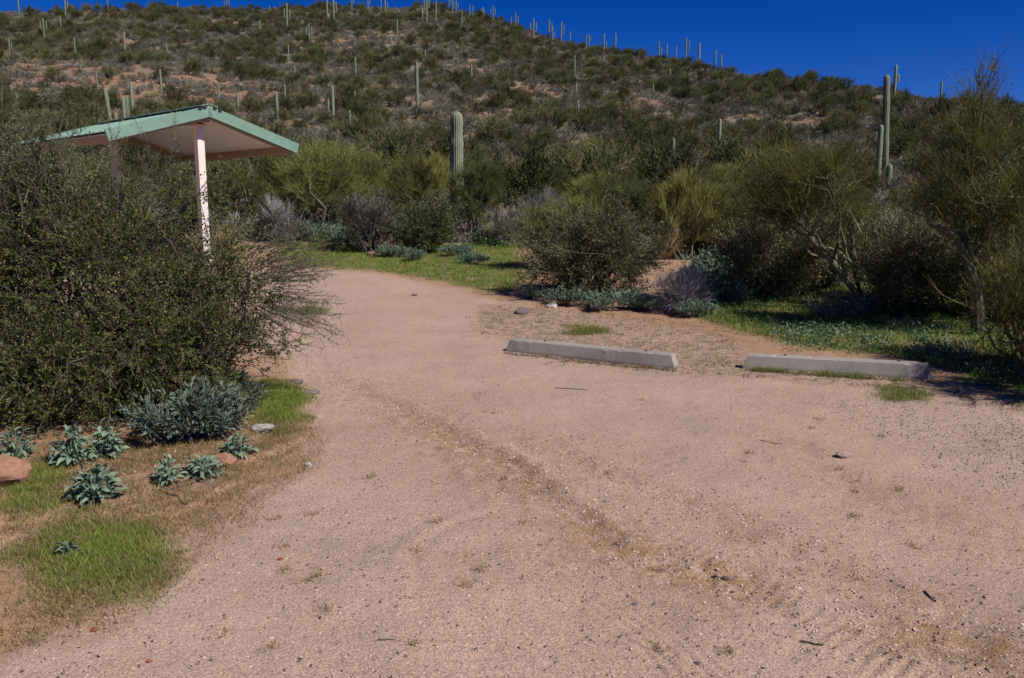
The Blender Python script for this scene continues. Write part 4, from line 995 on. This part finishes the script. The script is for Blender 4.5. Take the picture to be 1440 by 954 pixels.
# ------------------------------------------------------------------ silver leaved plants
def leaf_mesh(name, mat, seed, L=1.0, Wd=.5, fold=.12, curl=.25):
    q = np.random.default_rng(seed); k = 6; t = np.linspace(0, 1, k)
    wd = Wd * np.sin(math.pi * np.clip(t, 0, 1) ** .8) ** .8 * .5 + .015; wd[-1] = .01
    z = -curl * t ** 2 + .12 * np.sin(t * 3)
    c = np.stack([t, 0 * t, z], 1); a = c + np.stack([0 * t, wd, fold * wd / (Wd * .5)], 1); b = c + np.stack([0 * t, -wd, fold * wd / (Wd * .5)], 1)
    a[1:-1] += q.normal(size=(k - 2, 3)) * .02; V = np.stack([a, c, b], 1).reshape(-1, 3) * L
    f = []
    for i in range(k - 1):
        o = 3 * i; f += [(o, o + 1, o + 4, o + 3), (o + 1, o + 2, o + 5, o + 4)]
    return MB().add(V, f, np.repeat(np.linspace(.3, .9, k), 3)).mesh(name, [M[mat]], True)
def silver():
    lm = {m: [leaf_mesh('leaf', m, 10 + k, 1.0, (.42, .52, .36)[k]) for k in range(3)] for m in ('brittle', 'brittle_grey')}
    q = np.random.default_rng(600)
    rows = [(16, 662, 46, 44, 'brittle', 'silver green leafy plant half hidden by the red rock'), (98, 668, 52, 54, 'brittle', 'upright broad leafed silver green plant under the big shrub'),
            (146, 658, 46, 52, 'brittle', 'broad leafed silver plant with tall shoot in the shade edge of big shrub'), (126, 716, 72, 52, 'brittle', 'broad silver leafed plant standing alone above the green grass patch'),
            (282, 682, 62, 32, 'brittle', 'round compact silver green plant in front of the tan red rock'), (232, 690, 40, 40, 'brittle', 'small loose silver plant left of the round compact one'),
            (330, 650, 50, 32, 'brittle', 'silver leafy plant beside the pale speckled stone'), (324, 617, 30, 26, 'brittle', 'dark silver green plant at the foot of grey blue bush'),
            (92, 783, 30, 24, 'brittle_grey', 'small grey blue plant growing inside the green grass patch'), (340, 590, 24, 22, 'brittle', 'small silver plant beside the grass tuft on the bank')]
    for (px, py, w, h, mt, lab) in rows:
        p = hit(px, py); d = math.hypot(p[0], p[1]); u = d / F; rx = w * u / 2; hz = h * u * .95
        p[1] += rx * .5; p[2] = Tz(p[0], p[1])
        wv = q.uniform(.7, 1.2); root = thing('silver_plant', lab, 'plant', p)
        n = int(np.clip(110 * (w * h / 2400), 40, 125)); D = randdir(q, n); D[:, 2] = np.abs(D[:, 2])
        tip = D * np.array([rx, rx, hz]) * q.uniform(.5, .95, (n, 1)); ll = q.uniform(.032, .06, n) * (1.1 if w > 45 else .8)
        A = np.tile(np.array([[0, 0, -.01]]), (n, 1)) + q.normal(size=(n, 3)) * np.array([.01, .01, 0])
        P = curve(q, A, tip, 4, .12); V, f = tube(P, np.linspace(.004, .002, 4)[None], 3); MB().add(V, f, .5).build('stems', [M[mt]], root)
        for i in range(n):
            dr = nrm(D[i] * np.array([1, 1, .55]) + q.normal(size=3) * .35); ya = math.atan2(dr[1], dr[0]); pi = -math.asin(np.clip(dr[2], -.6, .9))
            o = link('leaf', lm[mt][q.integers(0, 3)], root, tip[i] - dr * ll[i] * .2); o.rotation_euler = (q.uniform(-.6, .6), pi, ya); o.scale = (ll[i], ll[i] * wv * q.uniform(.8, 1.2), ll[i])
    # larger clumps with narrow leaves
    def clump(name, lab, loc, ells, nl, leaf, mt, seed, n3=900):
        return plant_thing(name, lab, 'plant', loc, plant(seed, ells, [(0, 0, -.02)], 20, 130, n3, nl, r1=.008, tw=.10, tr=.002, leaf=leaf, aspect=.36, up=.6, out=.6, rand=.5, inner=.6, zmin=.01), M['grey_twig'], M['brittle_grey'], M[mt])
    p = hit(236, 645); p[1] += .2; p[2] = Tz(p[0], p[1])
    a = clump('silver_bush', 'large grey blue bush of narrow silver leaves at the foot of the big shrub', p, [((0, 0, .15), (.26, .22, .17)), ((.17, .1, .17), (.22, .2, .16)), ((-.12, 0, .1), (.18, .18, .12))], 5200, .042, 'brittle_grey', 611, 1500)
    copy_thing(a, 'grey blue narrow leafed bush on the bank beside the grey stone', None, hit(312, 600) + np.array([.02, .2, 0]), 2.0, .8)
    b = clump('silver_bush', 'low silver green plant at the base of the large leafy shrub', hit(868, 434), [((0, 0, .1), (.32, .16, .13)), ((.3, 0, .09), (.2, .14, .12))], 1500, .055, 'brittle', 612)
    b['group'] = 'silver plants round the large leafy shrub'
    for px, py, s in ((760, 424, .7), (810, 430, .9), (842, 434, .8), (905, 436, .7)):
        copy_thing(b, 'low silver green plant at the base of the large leafy shrub', 'silver plants round the large leafy shrub', hit(px, py), q.uniform(0, 6), s)
    for px, py, s in ((556, 362, .9), (585, 366, .8), (640, 360, .9), (668, 372, .8)):
        copy_thing(b, 'low silver plant at the foot of the paired grey and green shrubs', 'silver plants at the paired shrubs', hit(px, py), q.uniform(0, 6), s)
    for px, py, s in ((410, 338, 1.4), (440, 338, 1.5), (470, 341, 1.3), (395, 330, 1.6), (500, 345, 1.2), (700, 334, 1.4), (730, 336, 1.4), (760, 340, 1.2), (680, 338, 1.1), (425, 330, 1.6), (455, 330, 1.6)):
        copy_thing(b, 'low silver plant at the far edge of the grass strip', 'silver plants along the far grass edge', hit(px, py), q.uniform(0, 6), s)
    for px, py, s in ((1005, 400, 1.3), (1015, 425, 1.0), (1030, 385, 1.5), (990, 405, 1.2), (960, 440, .7), (985, 445, .7)):
        copy_thing(b, 'low silver green plant in the gap beside the lilac grey shrub', 'silver plants by the lilac grey shrub', hit(px, py), q.uniform(0, 6), s)
silver()

# ------------------------------------------------------------------ grass, weeds, gravel, litter
def in_area(q, polys, n):
    out = []
    ar = []
    for p in polys:
        x, y = p[:, 0], p[:, 1]; ar.append(abs(np.dot(x, np.roll(y, 1)) - np.dot(y, np.roll(x, 1))) / 2)
    ar = np.array(ar)
    for p, a in zip(polys, ar):
        m = int(n * a / ar.sum()) + 1; lo = p.min(0) - .1; hi = p.max(0) + .1
        c = q.uniform(lo, hi, (m * 6, 2)); k = q.random(len(c)) < softpoly(p, c[:, 0], c[:, 1], .2, 2.5, .16); out.append(c[k][:m])
    return np.concatenate(out)
def blades(q, xy, h, w, lean=.5, z=None):
    n = len(xy); z = T(xy[:, 0], xy[:, 1]) if z is None else z
    P = np.stack([xy[:, 0], xy[:, 1], z - .004], 1); a = q.uniform(0, 6.28, n); hh = h * q.uniform(.4, 1.3, n)
    s = np.stack([np.cos(a), np.sin(a), 0 * a], 1) * (w * q.uniform(.6, 1.3, n))[:, None]; b = q.uniform(0, 6.28, n); le = (lean * hh * q.uniform(.2, 1.2, n))
    t = P + np.stack([np.cos(b) * le, np.sin(b) * le, hh], 1); m = P * .5 + t * .5 + np.stack([0 * a, 0 * a, hh * .12], 1)
    V = np.stack([P - s, P + s, m + s * .7, m - s * .7, t], 1).reshape(-1, 3); i = np.arange(n) * 5
    return V, np.stack([i, i + 1, i + 2, i + 3], 1), np.stack([i + 3, i + 2, i + 4], 1), np.repeat(q.random(n), 5)
def tufty(q, xy, n, spread): i = q.integers(0, len(xy), n); return xy[i] + q.normal(size=(n, 2)) * spread
def ground_cover():
    q = np.random.default_rng(700)
    def grass(name, polys, n, h, w, mat, lab, clumps=0, spread=.04, lean=.5):
        xy = in_area(q, polys, clumps or n)
        if clumps: xy = tufty(q, xy, n, spread)
        V, f4, f3, t = blades(q, xy, h, w, lean); mb = MB(); mb.add(V, f4, t); mb.F.append((f3, 0)); o = mb.build(name, [M[mat]]); tag(o, lab, 'grass', None, 'stuff')
    grass('green_grass', [GREEN[0], GREEN[1], GREEN[2], GREEN[5], GREEN[6], GREEN[7]], 40000, .036, .0014, 'near_grass', 'short bright green grass patches at the gravel edge', 1500, .04, .9)
    core = [(p - p.mean(0)) * .62 + p.mean(0) for p in (GREEN[0], GREEN[1], GREEN[2])]
    grass('lush_grass', core, 9000, .04, .0014, 'grass', 'fresh green heart of the grass patches by the big shrub', 700, .03, .8)
    grass('meadow_grass', [GREEN[3]], 29000, .05, .004, 'grass', 'green grass strip along the far side of the gravel', 2200, .07, .7)
    grass('shaded_grass', [GREEN[4]], 36000, .07, .004, 'grass', 'lush green grass under the palo verdes behind the wheel stop', 2600, .06, .7)
    grass('dry_grass', [DRY[0]], 26000, .035, .0016, 'dry_grass', 'sparse dry brown grass along the gravel edge by the big shrub', 2200, .035, .9)
    grass('dry_stubble', [DRY[1], DRY[2]], 5500, .035, .0025, 'dry_grass', 'sparse dry stubble around the wheel stops', 900, .03, .9)
    # tufts on the near side of the second wheel stop
    a, b = hit(1060, 520), hit(1290, 538); t = q.random(26); c = a[:2] + (b - a)[:2] * t[:, None] + q.normal(size=(26, 2)) * .03 + np.array([0, -.02])
    xy = tufty(q, c, 1900, .03); V, f4, f3, ti = blades(q, xy, .05, .0018, .9); mb = MB(); mb.add(V, f4, ti); mb.F.append((f3, 0)); tag(mb.build('grass_tufts', [M['near_grass']]), 'thin grass tufts growing along the second wheel stop', 'grass', None, 'stuff')
    a, b = hit(800, 505), hit(935, 520); t = q.random(30); c = a[:2] + (b - a)[:2] * t[:, None] + q.normal(size=(30, 2)) * .04
    c = np.concatenate([c, gp([(q.uniform(250, 1400), q.uniform(560, 930)) for _ in range(46)])])
    xy = tufty(q, c, 2600, .018); V, f4, f3, ti = blades(q, xy, .03, .0015, .9); mb = MB(); mb.add(V, f4, ti); mb.F.append((f3, 0)); tag(mb.build('dry_sprigs', [M['dry_grass']]), 'tiny dry sprigs dotted over the gravel', 'grass', None, 'stuff')
    # leafy weeds in the shade
    def weeds(name, polys, n, leaf, lab, mat, hmax):
        c = in_area(q, polys, n // 26); i = q.integers(0, len(c), n); xy = c[i] + q.normal(size=(n, 2)) * .07
        P = np.stack([xy[:, 0], xy[:, 1], T(xy[:, 0], xy[:, 1]) + q.random(n) * hmax * (.4 + .6 * hash2(i, i * 3, 4))], 1)
        V, f, t = leaves(q, P, leaf, .55, 1.5); tag(MB().add(V, f, t).build(name, [M[mat]]), lab, 'weeds', None, 'stuff')
    weeds('leafy_weeds', [GREEN[4]], 30000, .03, 'leafy green weeds carpeting the ground under the palo verdes', 'weed', .14)
    weeds('silver_weeds', [gp([(1060, 478), (1200, 500), (1330, 520), (1400, 545), (1440, 480), (1330, 455), (1100, 450)])], 2200, .042, 'silver green leafy weeds among the shaded grass', 'brittle', .12)
    weeds('far_weeds', [gp([(380, 345), (520, 350), (520, 330), (380, 322)]), gp([(660, 345), (740, 352), (760, 330), (660, 328)])], 6000, .06, 'grey green weeds at the back of the grass strip', 'weed', .25)
    # loose gravel
    def gravel(name, n, polys, smin, smax, mat, lab):
        if polys is None:
            a = q.uniform(math.radians(-40), math.radians(40), n); d = 1.8 + 8.5 * q.random(n) ** 1.2; xy = np.stack([d * np.sin(a), d * np.cos(a)], 1)
            k = softpoly(ROAD, xy[:, 0], xy[:, 1], .12, 2.0, .07) > .3; xy = xy[k]
        else: xy = in_area(q, polys, n)
        n = len(xy); s = smin + (smax - smin) * q.random(n) ** 3.5; z = T(xy[:, 0], xy[:, 1])
        base = np.array([(1, 0, 0), (-1, 0, 0), (0, 1, 0), (0, -1, 0), (0, 0, 1), (0, 0, -1)], float); fc = np.array([(0, 2, 4), (2, 1, 4), (1, 3, 4), (3, 0, 4), (2, 0, 5), (1, 2, 5), (3, 1, 5), (0, 3, 5)])
        a = q.uniform(0, 6.28, n); ca, sa = np.cos(a)[:, None], np.sin(a)[:, None]
        v = base[None] * (1 + .12 * q.normal(size=(n, 6, 1))) * np.stack([s, s * q.uniform(.6, 1, n), s * q.uniform(.4, .8, n)], 1)[:, None]
        v = v + q.normal(size=v.shape) * .2 * s[:, None, None]
        V = np.stack([v[..., 0] * ca - v[..., 1] * sa, v[..., 0] * sa + v[..., 1] * ca, v[..., 2]], -1) + np.stack([xy[:, 0], xy[:, 1], z + s * .15], 1)[:, None]
        f = (fc[None] + (np.arange(n) * 6)[:, None, None]).reshape(-1, 3)
        tag(MB().add(V.reshape(-1, 3), f, np.repeat(q.random(n), 6)).build(name, [M[mat]]), lab, 'gravel', None, 'stuff')
    M['grit'] = leaf_mat('gravel grain', (0.19, 0.12, 0.095), (0.54, 0.41, 0.34), 0.9, 0, 0)
    M['grit_grey'] = leaf_mat('grey gravel grain', (0.17, 0.125, 0.115), (0.42, 0.33, 0.30), 0.9, 0, 0)
    gravel('loose_gravel', 30000, None, .002, .008, 'grit', 'loose pinkish gravel strewn over the road')
    gravel('grey_gravel', 5000, [gp([(1120, 560), (1440, 575), (1560, 720), (1360, 680), (1250, 610)])], .003, .011, 'grit_grey', 'coarser grey gravel at the roadside below the second wheel stop')
    gravel('verge_gravel', 6000, [DRY[0], DRY[1]], .002, .010, 'grit', 'small pinkish stones scattered through the dry grass verge')
    w = []
    for pl in (RUT1, RUT2):
        for (a, b) in zip(pl[:-1], pl[1:]):
            d = b - a; nv = np.array([-d[1], d[0]]) / np.hypot(*d) * .22; w.append(np.array([a - nv, b - nv, b + nv, a + nv]))
    gravel('rut_gravel', 9000, w, .002, .011, 'grit', 'stony clods along the wheel ruts')
    # litter: dark bits of leaf and stick
    n = 5200; a = q.uniform(math.radians(-36), math.radians(36), n); d = 2.0 + 9 * q.random(n); xy = np.stack([d * np.sin(a), d * np.cos(a)], 1)
    xy = np.concatenate([xy, in_area(q, [DRY[1], DRY[2], DRY[0]], 2600)]); n = len(xy)
    P = np.stack([xy[:, 0], xy[:, 1], T(xy[:, 0], xy[:, 1]) + .004], 1); D = randdir(q, n); D[:, 2] *= .15
    V, f, t = leaves(q, P, .018, .3, 3.0, D * 2); V[:, 2] = np.maximum(V[:, 2], np.repeat(P[:, 2] - .002, 4))
    tag(MB().add(V, f, t).build('leaf_litter', [M['litter']]), 'dark scraps of dead leaf scattered on the gravel', 'litter', None, 'stuff')
    for (pa, pb) in (((711, 498), (948, 520)), ((1045, 520), (1312, 537))):
        A, B = hit(*pa), hit(*pb); n = 900; t = q.random(n); xy = A[:2] + (B - A)[:2] * t[:, None] + np.stack([q.normal(size=n) * .02, -np.abs(q.normal(size=n)) * .05], 1)
        P = np.stack([xy[:, 0], xy[:, 1], T(xy[:, 0], xy[:, 1]) + .004], 1); D = randdir(q, n); D[:, 2] *= .3
        V, f, t = leaves(q, P, .02, .45, 2.0, D); V[:, 2] = np.maximum(V[:, 2], np.repeat(P[:, 2] - .002, 4))
        tag(MB().add(V, f, t).build('drifted_litter', [M['litter']]), 'dead leaf scraps drifted against the %s wheel stop' % ('sunlit' if pa[0] < 1000 else 'grassy'), 'litter', None, 'stuff')
    # single sticks
    for (x0, y0, x1, y1, rr, lab) in ((780, 545, 826, 549, .004, 'thin straight stick on the gravel in front of the first wheel stop'), (1126, 904, 1158, 911, .004, 'short dark stick on the gravel right of the tyre marks'),
                                      (1300, 830, 1316, 842, .004, 'curved dark twig on gravel beyond the rut'), (222, 700, 268, 690, .006, 'pale dry stick lying beside the small loose silver plant'),
                                      (225, 695, 262, 712, .007, 'pale broken branch on dry grass below the small loose silver plant'), (150, 655, 205, 662, .005, 'dark stick on bare soil in front of the grey blue bush'),
                                      (530, 902, 556, 905, .003, 'small dark twig on the open gravel'), (1070, 620, 1100, 624, .003, 'pale straw on gravel below the second wheel stop')):
        A, B = hit(x0, y0), hit(x1, y1); L = np.linalg.norm(B - A); P = curve(q, A[None], B[None], 6, .05); P[:, :, 2] = T(P[:, :, 0], P[:, :, 1]) + rr
        V, f = tube(P - A, np.linspace(rr, rr * .5, 6)[None], 6); tag(MB().add(V, f, .9 if 'pale' in lab else .1).build('stick', [M['shrub_twig']], None, False, A), lab, 'stick')
    # heap of bare grey branches below the leaning palo verde
    p = hit(1185, 446); P = plant(733, [((0, 0, .18), (.55, .3, .2))], [(.2, 0, 0), (-.3, 0, 0), (0, .1, 0)], 26, 70, 200, 0, r1=.01, tw=.2, tr=.003, up=0, bow=.25)
    plant_thing('dead_branches', 'heap of bare grey dead branches at the foot of leaning palo verde', 'branches', p, P, M['grey_twig'], M['grey_twig'], None, None, 0, None, 'branches', 'twigs')
ground_cover()
